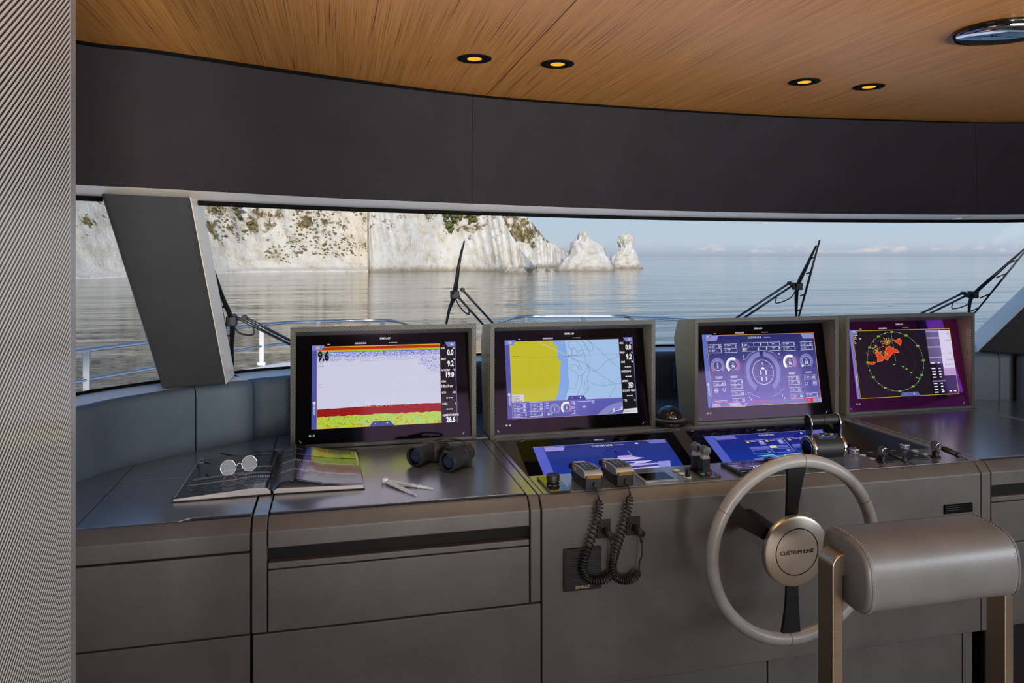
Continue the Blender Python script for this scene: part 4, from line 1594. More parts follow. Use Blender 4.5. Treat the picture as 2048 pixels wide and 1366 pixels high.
def draw_sonar(cv):
    header(cv)
    noiseT = noise_emat('sonar_surface_clutter', [(0.0, (40, 50, 180)), (0.47, (84, 96, 200)), (0.5, (192, 194, 222)), (1.0, (202, 202, 224))], 190, (1, 1, 1.6))
    noiseM = noise_emat('sonar_sparse_clutter', [(0.0, (50, 60, 180)), (0.41, (90, 100, 200)), (0.435, (198, 198, 222)), (1.0, (202, 202, 224))], 220, (1, 1, 1.5))
    noiseB = noise_emat('sonar_seabed', [(0.34, (110, 200, 190)), (0.43, (140, 206, 90)), (0.5, (196, 206, 40)), (0.56, (160, 200, 36)), (0.63, (200, 110, 20)), (0.7, (150, 30, 14))], 160)
    cv.rect(66, 20, 1640, 1060, (202, 202, 224))
    cv.rect(66, 20, 1640, 8, (226, 196, 40))
    cv.rect(66, 28, 1640, 36, (176, 44, 20))
    cv.rect(66, 64, 1640, 9, (222, 132, 20))
    cv.rect(66, 73, 1640, 18, (150, 196, 40))
    cv.rect(66, 91, 1640, 8, (70, 110, 200))
    cv.rect(66, 99, 1640, 60, noiseT)
    cv.rect(66, 159, 500, 60, noiseM)
    cv.rect(566, 159, 1140, 40, noiseM)
    cv.poly([(1420, 205), (1706, 185), (1706, 420), (1560, 380), (1460, 300)], noiseM)
    cv.rect(1400, 232, 120, 6, (84, 110, 200))
    cv.rect(1400, 278, 110, 5, (84, 110, 200))
    cv.line([(640, 222), (1200, 214), (1706, 200)], 3, (120, 126, 190))
    cv.rect(240, 186, 150, 8, (110, 190, 170))
    n = 40
    red, top = [], []
    rr_ = random.Random(3)
    for i in range(n + 1):
        x = 66 + 1640 * i / n
        top.append((x, 832 - (22 * math.sin(i / n * 2.2)) + rr_.uniform(-3, 3)))
        red.append((x, 930 + rr_.uniform(-7, 7) - 8 * math.sin(i / n * 3)))
    for i in range(n):
        cv.poly([top[i], top[i + 1], red[i + 1], red[i]], (148, 24, 22))
    for i in range(n):
        cv.poly([red[i], red[i + 1], (red[i + 1][0], 1080), (red[i][0], 1080)], noiseB)
    for i in range(60):
        x = rr_.uniform(700, 1250)
        cv.rect(x, 815 + rr_.uniform(-8, 10), rr_.uniform(6, 20), rr_.uniform(4, 9), rr_.choice([(210, 190, 40), (190, 90, 20), (70, 20, 20)]))
    cv.frame(66, 18, 1640, 1062, 5, (226, 150, 60))
    cv.text('9.6', 76, 200, 116, (20, 20, 22), 'l', 0.05, 0.7)
    cv.text('18.8\u00b0C', 80, 232, 20, (80, 90, 170), 'l', 0.0, 0.8)
    cv.text('200 kHz', 80, 280, 20, (60, 60, 90), 'l', 0.0, 0.8)
    for y in (520, 556):
        cv.arc(108, y, 16, 19, -80, 80, (60, 60, 90))
    cv.text('12.7', 1700, 1072, 30, (30, 30, 40), 'r', 0.01, 0.8)
    autopilot_tab(cv)
    data_column(cv, [('SOG', 'kn', '0.0'), ('PROF', 'm', '9.2'), ('WTRTMP', '\u00b0C', '19.0'), ('ORA', '', '1:42:47 am'), ('DTD', 'NM', '---'), ('CARB', 'L', '---'), ('ALIMENTAZIONE', 'V', '26.6')])
    cv.rect(1914, 30, 6, 1050, TAB)
    tabs(cv)
    cv.poly([(790, 1014), (1010, 1014), (1070, 1080), (740, 1080)], (58, 66, 138))
    cv.text('\u2013', 820, 1054, 26, WHT, 'c', 0.03)
    cv.text('+', 975, 1060, 34, WHT, 'c', 0.03)


def gauge(cv, cx, cy, r, frac, val, red=0.0, big=1.0, ex=1.0):
    cv.arc(cx, cy, r * 0.7, r, -140, 140, (120, 122, 188), ex=ex)
    if frac > 0:
        cv.arc(cx, cy, r * 0.7, r, -140, -140 + 280 * frac, (240, 240, 246), ex=ex)
    if red > 0:
        cv.arc(cx, cy, r * 0.72, r * 0.98, 140 - 280 * red, 138, (168, 92, 150), ex=ex)
    cv.arc(cx, cy, r * 0.6, r * 0.64, 0, 360, WHT, ex=ex)
    cv.text(val, cx, cy + r * 0.34, r * 0.36, WHT, 'c', 0.02, 0.8)
    cv.arc(cx, cy - r * 0.26, r * 0.08, r * 0.13, 0, 360, (190, 190, 220))
    cv.rect(cx - r * 0.14, cy - r * 0.1, r * 0.28, r * 0.035, (190, 190, 220))


def mini(cv, x, y, w, rows, icon=True):
    """small ruled read-out block: label strokes and a value on each row"""
    h = 62
    for i, (val, un) in enumerate(rows):
        yy = y + i * h
        cv.rect(x, yy, w, 5, (226, 226, 240))
        if icon:
            cv.arc(x + 22, yy + 34, 11, 15, 0, 360, (206, 206, 230))
        for q, ww in enumerate((54, 40)):
            cv.rect(x + 52, yy + 20 + q * 20, ww * w / 200, 8, (188, 188, 220))
        if un:
            cv.rect(x + w * 0.58, yy + 40, 16, 7, (188, 188, 220))
        cv.text(val, x + w - 4, yy + 50, 32, WHT, 'r', 0.02, 0.75)
    cv.rect(x, y + len(rows) * h, w, 5, (226, 226, 240))


def draw_chart(cv):
    header(cv)
    land, sea_, sea2 = (190, 184, 34), (126, 164, 222), (160, 190, 228)
    cv.rect(66, 20, 1640, 840, sea2)
    coast = [(700, 20), (712, 50), (735, 84), (786, 108), (762, 150), (768, 200), (764, 260), (790, 300), (822, 330), (800, 380), (792, 440), (786, 560), (770, 640), (752, 720), (742, 780), (706, 812), (690, 858)]
    edge2 = [(880, 20), (900, 120), (908, 240), (912, 420), (906, 520), (918, 600), (900, 700), (870, 760), (850, 858)]
    for a, b in zip(coast[:-1], coast[1:]):
        cv.poly([(66, a[1]), a, b, (66, b[1])], land)
    n = 30

    def at(c, y):
        for a, b in zip(c[:-1], c[1:]):
            if a[1] <= y <= b[1]:
                return a[0] + (b[0] - a[0]) * (y - a[1]) / (b[1] - a[1])
        return c[-1][0]
    for i in range(n):
        y0, y1 = 20 + 838 * i / n, 20 + 838 * (i + 1) / n
        cv.poly([(at(coast, y0), y0), (at(edge2, y0), y0), (at(edge2, y1), y1), (at(coast, y1), y1)], sea_)
    cv.line(edge2, 2, (90, 120, 170))
    for y in range(300, 840, 22):
        cv.rect(66, y, 690, 1.2, (168, 166, 44))
    for x in range(110, 760, 40):
        cv.rect(x, 300, 1.2, 500, (168, 166, 44))
    cv.line([(480, 24), (930, 240)], 9, (230, 226, 214))
    cv.line([(480, 24), (930, 240)], 4, (120, 110, 80))
    cv.poly([(915, 232), (945, 240), (925, 252)], (20, 20, 30))
    cv.line([(66, 248), (500, 256), (900, 244), (1700, 232)], 2, (80, 90, 90))
    cv.disc(132, 226, 6, (40, 40, 20))
    cv.rect(150, 222, 60, 6, (90, 90, 20))
    for x, y in ((832, 60), (812, 78), (816, 196), (836, 470), (838, 500), (836, 530), (800, 760)):
        cv.rect(x, y, 12, 9, (190, 200, 80))
    tk = (34, 104, 112)
    tracks = [[(940, 20), (930, 100), (990, 180), (960, 260), (1010, 300), (1090, 350), (1060, 420), (1120, 440), (1090, 380)],
              [(1000, 20), (950, 60), (960, 140), (1040, 150), (1060, 220), (980, 240), (1000, 120), (1080, 190), (1120, 160), (1160, 200), (1080, 250), (1010, 230), (930, 240)],
              [(1050, 20), (1110, 100), (1170, 220), (1180, 330), (1230, 420), (1210, 520), (1180, 590)],
              [(1120, 20), (1200, 90), (1240, 190), (1250, 300), (1200, 420), (1120, 520), (1060, 520), (1020, 460), (960, 440), (950, 400), (1000, 360), (1060, 400)],
              [(1150, 20), (1210, 150), (1290, 180), (1300, 120), (1270, 60), (1220, 20)],
              [(1230, 20), (1400, 170), (1560, 330), (1705, 450)], [(900, 235), (1200, 380), (1420, 540), (1600, 650), (1706, 655)],
              [(1200, 400), (1300, 470), (1400, 420), (1500, 330), (1640, 290), (1706, 220)],
              [(1180, 590), (1260, 640), (1420, 680), (1560, 660), (1610, 690), (1560, 760), (1520, 820), (1500, 858)],
              [(1060, 530), (1030, 620), (990, 700), (900, 700), (850, 800)], [(1160, 600), (1130, 700), (1180, 720), (1160, 640)],
              [(1120, 500), (1100, 640), (1040, 760), (1000, 858)], [(1190, 590), (1200, 720), (1140, 780), (1110, 858)]]
    for tr_ in tracks:
        pts = catmull([(a, b, 0) for a, b in tr_], len(tr_) * 5)
        cv.line([(p.x, p.y) for p in pts], 3.2, tk)
    cv.rect(66, 752, 180, 106, (206, 204, 214))
    for i, s_ in enumerate(('N 43\u00b032.767\'', 'E 13\u00b038.048\'', '0.14 NM, 090 \u00b0M')):
        cv.text(s_, 76, 786 + i * 32, 20, (40, 40, 60), 'l', 0.005, 0.72)
    # engine strip
    for i in range(4):
        c = (92 - 2 * i, 92 - 2 * i, 176 - 4 * i)
        cv.rect(66, 858 + i * 56, 1640, 56, c)
    cv.rect(66, 855, 1640, 5, (150, 110, 150))
    for i in range(14):
        q = []
        for k_, r_ in ((i, 470), (i + 1, 470), (i + 1, 560), (i, 560)):
            a_ = math.radians(-44 + 44 * k_ / 14)
            q.append((1703 + math.sin(a_) * r_, min(1480 - math.cos(a_) * r_, 1078)))
        cv.poly(q, (132, 134, 196), i == 0)
    mini(cv, 86, 872, 190, [('133', 0), ('135', 0), ('0', 1)])
    mini(cv, 320, 866, 190, [('30', 1), ('3.9', 1), ('0', 0)])
    cv.rect(530, 870, 3, 190, (150, 150, 205))
    cv.text('24.3', 600, 1050, 34, WHT, 'c', 0.02, 0.75)
    for y in (880, 920, 950):
        cv.rect(552, y, 44, 8, (188, 188, 220))
    gauge(cv, 680, 972, 84, 0.0, '0')
    gauge(cv, 858, 960, 84, 0.62, '74', 0.3)
    for y, s_ in ((930, '0'), (1030, '0')):
        cv.text(s_, 985, y, 32, WHT, 'r', 0.02, 0.8)
    for y in (876, 896, 950, 968, 1046):
        cv.rect(930, y, 56, 6, (206, 206, 230))
    cv.rect(1010, 870, 3, 190, (150, 150, 205))
    cv.rect(1030, 880, 250, 6, (206, 206, 230))
    cv.poly([(1090, 960), (1110, 946), (1135, 946), (1150, 962), (1140, 972), (1095, 972)], (176, 178, 216))
    cv.arc(1255, 900, 12, 18, 0, 360, (206, 206, 230))
    cv.arc(1704, 1420, 395, 402, -30, 0, WHT)
    cv.text('6', 1560, 1040, 40, WHT, 'c', 0.02, 0.8)
    cv.text('0', 1680, 1030, 44, WHT, 'c', 0.02, 0.8)
    cv.poly([(870, 858), (900, 800), (1120, 800), (1160, 858)], (58, 66, 138))
    cv.text('\u2013', 950, 838, 26, WHT, 'c', 0.03)
    cv.text('+', 1070, 844, 34, WHT, 'c', 0.03)
    cv.frame(66, 18, 1640, 1062, 4, (180, 140, 120))
    autopilot_tab(cv)
    data_column(cv, [('SOG', 'kn', '0.0'), ('PROF', 'm', '9.2'), ('COG', '\u00b0M', '---'), ('DIREZIONE', '', '---'), ('GPSFIX', '', '3D'), ('ECOGPS', 'NM/L', '---'), ('TTD', 'hr', '')], h=1050, pitch=136)
    cv.rect(1914, 30, 6, 1050, TAB)
    cv.poly([(1720, 1020), (1920, 1010), (1920, 1080), (1690, 1080)], (216, 214, 222))
    cv.text('Elimina cursore', 1725, 1060, 26, (70, 70, 90), 'l', 0.005, 0.72)
    tabs(cv)


def draw_engine(cv):
    header(cv)
    n = 12
    for i in range(n):
        f = i / (n - 1)
        cv.rect(66, 18 + 1062 * i / n, 1854, 1062 / n + 1, (44 + 58 * f, 46 + 52 * f, 108 + 66 * f))
    cv.rect(0, 62, 66, 1018, (88, 110, 190))
    cv.text('AUTOPILOTA', 50, 900, 24, WHT, 'l', 0.012, 0.8, True)
    cv.arc(34, 735, 12, 17, 0, 360, WHT)
    cv.poly([(66, 24), (270, 24), (235, 100), (66, 100)], (140, 142, 200))
    cv.poly([(1690, 24), (1912, 24), (1912, 100), (1720, 100)], (140, 142, 200))
    cv.poly([(0, 0), (165, 0), (130, 62), (0, 62)], (92, 116, 200))
    cv.frame(76, 16, 34, 24, 5, WHT)
    cv.text('CUSTOM LINE', 880, 76, 26, WHT, 'c', 0.0, 0.95)
    cv.rect(1040, 60, 110, 8, (150, 150, 205))
    for x, v1, v2 in ((90, '26.4', '2'), (350, '31', '1'), (1350, '31', '1'), (1660, '16.3', '2')):
        mini(cv, x, 150, 220, [(v1, 1), (v2, 1)])
    mini(cv, 640, 142, 200, [('', 1), ('', 0)], False)
    cv.text('0', 650, 196, 40, WHT, 'l', 0.02, 0.8)
    cv.text('40', 650, 258, 40, WHT, 'l', 0.02, 0.8)
    cv.frame(850, 140, 250, 68, 4, WHT)
    cv.text('0', 975, 192, 40, WHT, 'c', 0.03, 0.8)
    cv.text('0', 925, 256, 40, WHT, 'c', 0.03, 0.8)
    cv.text('0', 1068, 256, 40, WHT, 'c', 0.03, 0.8)
    mini(cv, 1110, 142, 200, [('5', 1), ('39', 1)], False)
    for x in (600, 1330):
        cv.rect(x, 150, 3, 130, (150, 150, 205))
    gauge(cv, 215, 470, 118, 0.0, '0')
    cv.arc(215, 470, 82, 118, -140, -122, (176, 90, 140))
    gauge(cv, 470, 470, 118, 0.6, '74', 0.3)
    gauge(cv, 1445, 455, 118, 0.62, '74', 0.3)
    gauge(cv, 1735, 450, 118, 0.06, '0.8')
    for x, y in ((215, 630), (470, 630), (1455, 612), (1745, 608)):
        cv.rect(x - 62, y, 124, 9, (206, 206, 230))
        cv.rect(x - 50, y + 18, 100, 9, (206, 206, 230))
    # centre dial
    cx, cy = 965, 590
    cv.arc(cx, cy, 330, 333, -158, 158, (150, 152, 214), 60, 0.96)
    cv.arc(cx, cy, 238, 312, 5, 148, (122, 124, 190), 50, 0.96)
    cv.arc(cx, cy, 238, 312, -148, -5, (122, 124, 190), 50, 0.96)
    for a in range(-140, 141, 10):
        if abs(a) > 5:
            cv.arc(cx, cy, 205, 232, a - 0.6, a + 0.6, (60, 60, 120), 2, 0.96)
    cv.arc(cx, cy, 180, 186, 0, 360, WHT, 60, 0.96)
    cv.poly([(cx - 36, cy - 330), (cx + 36, cy - 330), (cx + 22, cy - 235), (cx - 22, cy - 235)], (42, 44, 92))
    cv.poly([(cx - 90, cy + 190), (cx + 90, cy + 190), (cx + 170, cy + 300), (cx - 170, cy + 300)], (84, 84, 160))
    cv.rect(cx - 170, cy + 60, 340, 3, (150, 150, 205))
    cv.rect(cx - 120, cy - 96, 240, 3, (150, 150, 205))
    cv.text('0', cx, cy - 112, 34, WHT, 'c', 0.02, 0.8)
    cv.poly([(cx - 34, cy - 52), (cx - 10, cy - 74), (cx + 14, cy - 74), (cx + 34, cy - 50), (cx + 24, cy - 44), (cx - 28, cy - 44)], WHT)
    for x, y, h in ((cx - 42, cy + 40, 66), (cx + 48, cy + 40, 66), (cx - 30, cy + 130, 54), (cx + 46, cy + 130, 54)):
        cv.text('0', x, y, h, WHT, 'c', 0.035, 0.62)
    cv.line([(640, 390), (690, 386), (760, 310), (860, 272), (965, 262), (1070, 268), (1170, 300), (1240, 372), (1300, 370)], 4, (200, 200, 230))
    cv.line([(660, 886), (700, 884), (760, 930), (870, 968)], 4, (200, 200, 230))
    cv.line([(1060, 966), (1190, 920), (1240, 872), (1290, 868)], 4, (200, 200, 230))
    for x, y in ((650, 330), (1262, 312)):
        cv.frame(x, y, 22, 28, 5, WHT)
    mini(cv, 110, 700, 210, [('34.3', 1)])
    mini(cv, 395, 690, 210, [('39', 1), ('3.5', 1)])
    mini(cv, 400, 850, 210, [('21.4', 1)])
    cv.rect(112, 795, 76, 76, (136, 138, 196))
    cv.text('AUTO', 150, 845, 22, WHT, 'c', 0.01, 0.8)
    cv.arc(285, 825, 20, 26, 20, 340, WHT)
    mini(cv, 112, 985, 210, [('0', 1)])
    mini(cv, 400, 960, 215, [('133', 0), ('135', 0)])
    mini(cv, 1370, 670, 210, [('38.6', 1), ('4.2', 1)])
    mini(cv, 1380, 840, 210, [('20.3', 1)])
    mini(cv, 1650, 662, 210, [('35.5', 1)])
    cv.rect(1800, 745, 76, 76, (136, 138, 196))
    cv.text('AUTO', 1838, 795, 22, WHT, 'c', 0.01, 0.8)
    cv.arc(1685, 790, 20, 26, 20, 340, WHT)
    mini(cv, 1390, 940, 215, [('136', 0), ('134', 0)])
    mini(cv, 1660, 935, 210, [('0', 1)])
    for x in (690, 1250):
        cv.rect(x, 930, 6, 40, WHT)
        cv.text('90', x + 30, 1002, 24, WHT, 'c', 0.02, 0.8)
    cv.rect(66, 1010, 1854, 7, (206, 60, 90))
    cv.rect(66, 1017, 1854, 63, (104, 106, 176))
    cv.poly([(66, 1024), (180, 1024), (215, 1080), (66, 1080)], (150, 152, 204))
    cv.text('C', 125, 1064, 28, WHT, 'c', 0.02)
    cv.poly([(330, 1024), (520, 1024), (560, 1080), (365, 1080)], (166, 168, 216))
    cv.rect(400, 1040, 60, 8, WHT)
    cv.rect(590, 1044, 60, 8, WHT)
    cv.poly([(1668, 1012), (1770, 1012), (1760, 1076), (1650, 1076)], (206, 40, 66))
    cv.text('!', 1712, 1062, 36, WHT, 'c', 0.03)
    cv.rect(1775, 1018, 136, 58, (150, 152, 204))
    cv.arc(1840, 1046, 11, 16, 0, 360, (90, 92, 160))
    cv.frame(66, 14, 1850, 1066, 6, (236, 156, 60))


def draw_radar(cv):
    header(cv)
    cv.rect(40, 14, 1880, 1066, (16, 16, 22))
    cv.rect(0, 62, 48, 1018, (112, 118, 190))
    cv.text('AUTOPILOTA', 40, 880, 22, WHT, 'l', 0.012, 0.8, True)
    cv.text('1/2', 70, 150, 44, WHT, 'l', 0.012, 0.7)
    cv.text('NM', 170, 150, 20, WHT, 'l', 0.01, 0.8)
    for i, s_ in enumerate(('H-UP/RM', )):
        cv.text(s_, 64, 92, 18, WHT, 'l', 0.01, 0.8)
    cv.text('Rs', 72, 190, 18, WHT)
    cv.text('NM', 72, 220, 20, WHT)
    cx, cy = 800, 520
    cv.arc(cx, cy, 470, 474, 0, 360, (110, 160, 110), 90, 1.12)
    for r_, c_ in ((320, (52, 58, 56)), (170, (52, 58, 56)), (600, (44, 50, 48))):
        cv.arc(cx, cy, r_, r_ + 3, 20, 170, c_, 50, 1.12)
    for a in range(0, 360, 30):
        x, y = cx + 1.12 * 472 * math.sin(math.radians(a)), cy - 472 * math.cos(math.radians(a))
        cv.rect(x - 26, y - 14, 52, 26, (126, 200, 20))
        cv.text('%03d' % a, x, y + 8, 16, (20, 40, 10), 'c', 0.01, 0.8)
    for a in range(15, 360, 30):
        x, y = cx + 1.12 * 472 * math.sin(math.radians(a)), cy - 472 * math.cos(math.radians(a))
        cv.disc(x, y, 7, WHT, 10)
    cv.line([(cx - 20, 40), (cx, 520)], 5, (150, 150, 150))
    red, yel = (212, 60, 30), (216, 196, 90)
    rr_ = random.Random(11)
    blob = [(450, 360), (420, 300), (470, 240), (520, 300), (560, 330), (620, 310), (660, 250), (720, 230), (740, 270), (800, 260), (850, 320), (900, 370), (830, 400), (760, 390), (700, 440), (640, 500), (560, 480), (480, 520), (400, 550), (300, 540), (320, 525), (420, 515), (450, 440)]
    fans = [[(430, 380), (470, 340), (520, 370), (590, 460), (560, 500), (450, 520), (470, 440)], [(590, 460), (640, 310), (720, 270), (760, 300), (860, 340), (880, 375), (770, 385), (700, 440), (640, 500)],
            [(800, 170), (860, 180), (930, 150), (960, 190), (930, 270), (890, 240), (840, 210)], [(250, 520), (330, 515), (420, 520), (380, 555), (300, 550)]]
    for f_ in fans:
        cv.poly(f_, red)
        cv.line(f_ + [f_[0]], 6, (230, 150, 60))
    for i in range(170):
        a, b = rr_.choice([((640, 210), (60, 60)), ((440, 300), (50, 80)), ((560, 350), (160, 60)), ((700, 200), (70, 50))])
        cv.rect(a[0] + rr_.gauss(0, b[0] * 0.6), a[1] + rr_.gauss(0, b[1] * 0.6), rr_.uniform(6, 16), rr_.uniform(5, 11), rr_.choice([yel, yel, (170, 180, 70), red]))
    for x, y in ((900, 600), (960, 640), (1040, 700), (1130, 780), (1180, 800), (740, 560)):
        cv.rect(x, y, 34, 16, (120, 190, 40))
    # menu column at the right
    cv.rect(1440, 40, 250, 540, (92, 86, 118))
    for y in (40, 150, 300, 470, 640, 850):
        cv.rect(1440, y, 250, 22, (150, 146, 176))
    cv.rect(1440, 580, 250, 500, (18, 18, 24))
    cv.rect(1440, 850, 250, 22, (120, 118, 150))
    for y in (560, 650, 700, 745, 790, 890, 940, 985, 1030):
        cv.rect(1460, y, 70, 16, WHT)
        cv.rect(1590, y, 44, 16, WHT)
    cv.rect(1690, 40, 230, 620, (206, 200, 216))
    cv.rect(1690, 660, 230, 120, (176, 150, 186))
    cv.rect(1690, 780, 230, 300, (18, 18, 24))
    for y, s_ in ((110, 'Regola'), (220, 'Guadagno'), (430, 'ECO'), (540, 'TEL MARE'), (610, 'Zone di guardia'), (735, 'Stand-by')):
        cv.text(s_, 1900, y, 26, (110, 104, 124), 'r', 0.005, 0.72)
    for x in (1600, 1740, 1830):
        cv.rect(x, 1020, 44, 18, WHT)
    cv.frame(48, 14, 1872, 1066, 6, (222, 176, 40))
    cv.poly([(0, 0), (165, 0), (130, 62), (0, 62)], (112, 118, 190))
    cv.frame(66, 16, 34, 24, 5, WHT)
    cv.poly([(830, 1014), (1130, 1014), (1170, 1080), (790, 1080)], (92, 96, 160))
    cv.text('\u2013', 900, 1054, 26, WHT, 'c', 0.03)
    cv.text('+', 1060, 1060, 34, WHT, 'c', 0.03)


monitor(-0.1425, 2.605, 'hooded monitor with a pale sonar echo page reading 9.6, leftmost of four', draw_sonar)
monitor(0.5425, 2.603, 'hooded monitor with a yellow and blue sea chart, second from the left', draw_chart)
monitor(1.348, 2.622, 'hooded monitor with violet engine gauges, third from the left', draw_engine)
AR[0] = 0.5
monitor(2.037, 2.645, 'hooded monitor with a dark radar picture and red echoes, far right', draw_radar, 'glass_purple')
AR[0] = 0.0


def flush_screen(x0, label, draw):
    t = thing('flush_touchscreen', label, 'touchscreen', on_well(x0 + GW / 2, 0.2), 'flush screens in the dash')
    s0 = 0.012
    a = [on_well(x0, s0), on_well(x0 + GW, s0), on_well(x0 + GW, s0 + GH), on_well(x0, s0 + GH)]
    up = (on_well(0, 0, 0.003) - on_well(0, 0, 0))
    gl_ = MB().prism(a[::-1], up).build('screen_glass', M['glass_black'], t)
    dx, dy, dw, dh = 0.083 * GW, s0 + 0.11 * GH, 0.84 * GW, 0.762 * GH

    def fn(x, y, z):
        return on_well(x0 + dx + x * dw / 1920, dy + y * dh / 1080, 0.0034 + z * 0.0005)
    cv = Canvas(fn)
    draw(cv)
    cv.build('display', gl_)
    lg = Canvas(fn)
    lg.text('SIMRAD', 960, -62, 26, M['logo'], 'c', 0.012, 1.1)
    lg.build('logo', gl_)
    cv2 = Canvas(fn)
    cv2.line([(-130, -135), (-80, -150)], 8, M['stitch'])
    cv2.build('corner_clip', gl_)


def draw_yacht(cv):
    n = 12
    for i in range(n):
        f = i / (n - 1)
        cv.rect(0, 1080 * i / n, 1920, 1080 / n + 1, (40 - 28 * f, 48 + 6 * f, 118 + 44 * f))
    cv.rect(0, 0, 140, 1080, (84, 92, 190))
    cv.rect(0, 0, 1920, 6, (150, 150, 220))
    cv.poly([(150, 20), (440, 20), (400, 110), (150, 110)], (150, 140, 214))
    cv.arc(270, 62, 10, 16, 90, 270, (90, 90, 160))
    cv.poly([(1620, 10), (1900, 10), (1900, 80), (1660, 80)], (110, 104, 190))
    cv.text('CUSTOM LINE', 960, 76, 34, WHT, 'c', 0.0, 0.95)
    cv.rect(1130, 54, 150, 10, (130, 130, 200))
    cv.rect(1440, 40, 44, 32, (180, 176, 230))
    cv.rect(140, 920, 1780, 160, (14, 26, 104))
    w, w2 = (196, 184, 232), (172, 160, 216)
    hull = [(860, 560), (1700, 520), (1560, 640), (1520, 700), (880, 700), (820, 640)]
    cv.poly(hull, w)
    cv.poly([(820, 470), (1720, 500), (1690, 530), (900, 570), (800, 500)], w2)
    cv.poly([(980, 420), (1540, 440), (1420, 480), (900, 490)], w)
    cv.poly([(1040, 440), (1300, 446), (1260, 474), (1020, 480)], (30, 52, 150))
    cv.poly([(960, 350), (1360, 350), (1450, 378), (1300, 400), (940, 392)], w)
    cv.poly([(1100, 300), (1290, 300), (1340, 350), (1080, 350)], w2)
    cv.line([(1130, 300), (1100, 210)], 12, (24, 22, 70))
    cv.disc(1098, 208, 20, (24, 22, 70))
    cv.line([(1300, 300), (1275, 200)], 5, w)
    for x in range(980, 1560, 70):
        cv.disc(x, 640, 9, (40, 40, 120), 10)
    cv.poly([(900, 540), (1640, 520), (1600, 560), (900, 580)], (40, 56, 150))
    cv.poly([(1600, 470), (1780, 470), (1720, 640), (1560, 640)], (146, 140, 214))
    for x, c in ((330, (220, 90, 110)), (360, (190, 190, 230)), (900, (190, 190, 230)), (1620, (220, 120, 120))):
        cv.rect(x, 950 if x != 360 else 980, 160, 9, c)


def draw_switch(cv):
    n = 10
    for i in range(n):
        f = i / (n - 1)
        cv.rect(0, 1080 * i / n, 1920, 1080 / n + 1, (26 - 12 * f, 34 + 30 * f, 120 + 36 * f))
    cv.rect(0, 0, 140, 1080, (78, 90, 184))
    cv.rect(0, 0, 1920, 5, (150, 150, 220))
    cv.poly([(150, 16), (470, 16), (470, 100), (150, 100)], (104, 104, 190))
    cv.rect(1590, 16, 300, 80, (104, 104, 190))
    cv.text('CUSTOM LINE', 960, 66, 28, WHT, 'c', 0.0, 0.95)
    cv.arc(1530, 56, 10, 16, 0, 360, WHT)
    for i, x in enumerate((560, 860, 1220, 1530)):
        cv.rect(x, 150, 290, 6, (160, 160, 220))
        cv.rect(x, 158, 270, 74, (26, 34, 110))
        cv.rect(x + 10, 168, 44, 40, (206, 178, 70))
        cv.rect(x + 80, 176, 90, 10, (180, 180, 220))
        cv.rect(x + 190, 156, 90, 120, (104, 104, 190))
        cv.arc(x + 235, 215, 18, 26, 0, 360, WHT)
        cv.rect(x - 10, 300, 290, 56, (96, 100, 190))
        if i == 1:
            cv.rect(x + 4, 300, 100, 48, (226, 216, 150))
        cv.frame(x - 10, 370, 290, 90, 6, (130, 134, 210))
        cv.text(('12', '36', '0', '0')[i], x + 250, 440, 40, (210, 210, 236), 'r', 0.01, 0.8)
    cv.rect(1165, 130, 6, 330, (190, 190, 230))
    cv.arc(1790, 210, 90, 120, -120, 120, (150, 156, 220))
    cv.poly([(470, 560), (700, 520), (1920, 500), (1920, 1080), (560, 1080)], (92, 110, 196))
    cy_ = (112, 222, 236)
    cv.line([(560, 508), (800, 500), (860, 560), (930, 740)], 14, cy_)
    cv.line([(1000, 740), (930, 560), (980, 515), (1420, 490), (1480, 550), (1560, 720)], 14, cy_)
    cv.line([(1640, 720), (1570, 560), (1620, 505), (1910, 490)], 14, cy_)
    for x in (930, 1000, 1560, 1630):
        cv.poly([(x - 10, 730), (x + 34, 730), (x + 60, 810), (x + 14, 810)], (214, 40, 80))
    for x, y, c in ((700, 640, (190, 190, 150)), (730, 760, (180, 190, 170)), (1120, 600, (196, 176, 96)), (1250, 590, (206, 206, 196)), (1160, 690, (186, 160, 96)), (1300, 690, (186, 160, 96))):
        cv.rect(x, y, 56, 40, c)
    cv.text('1', 1200, 640, 40, WHT, 'c', 0.02)
    cv.text('2', 1340, 625, 40, WHT, 'c', 0.02)
    cv.text('3', 1240, 730, 36, WHT, 'c', 0.02)
    for x in (800, 1090, 1420):
        cv.rect(x, 560, 5, 240, (60, 76, 160))
    cv.rect(320, 740, 26, 40, (190, 196, 230))
    cv.rect(400, 750, 140, 14, (120, 130, 200))


flush_screen(0.6255, 'flush touchscreen showing a white yacht on blue, left one in the sloping dash', draw_yacht)
flush_screen(1.2795, 'flush touchscreen with blue switching diagram, right one in the sloping dash', draw_switch)

# ------------------------------------------------------------------ things on the dash and worktop
def dash(u, v, z=ZD):
    return P(u, v, z=z)


def plate(name, m, parent, pts, th=0.006, bevel=0.001, z=ZD):
    """slab from pixel corners on the counter plane"""
    q = [P(u, v, z=z + th) for u, v in pts]
    x0, x1 = sum(p.x for p in (q[0], q[3])) / 2, sum(p.x for p in (q[1], q[2])) / 2
    y1, y0 = sum(p.y for p in (q[0], q[1])) / 2, sum(p.y for p in (q[2], q[3])) / 2
    return MB().box((x0, y0, z + 0.0002), (x1, y1, z + th)).build(name, m, parent, bevel), (x0, y0, x1, y1)


def flat_canvas(x0, y1, z):
    """print on a horizontal surface; x right, y toward the viewer, metres * 1000"""
    return Canvas(lambda x, y, l: Vector((x0 + x * 0.001, y1 - y * 0.001, z + 0.0003 + l * 0.0004)))


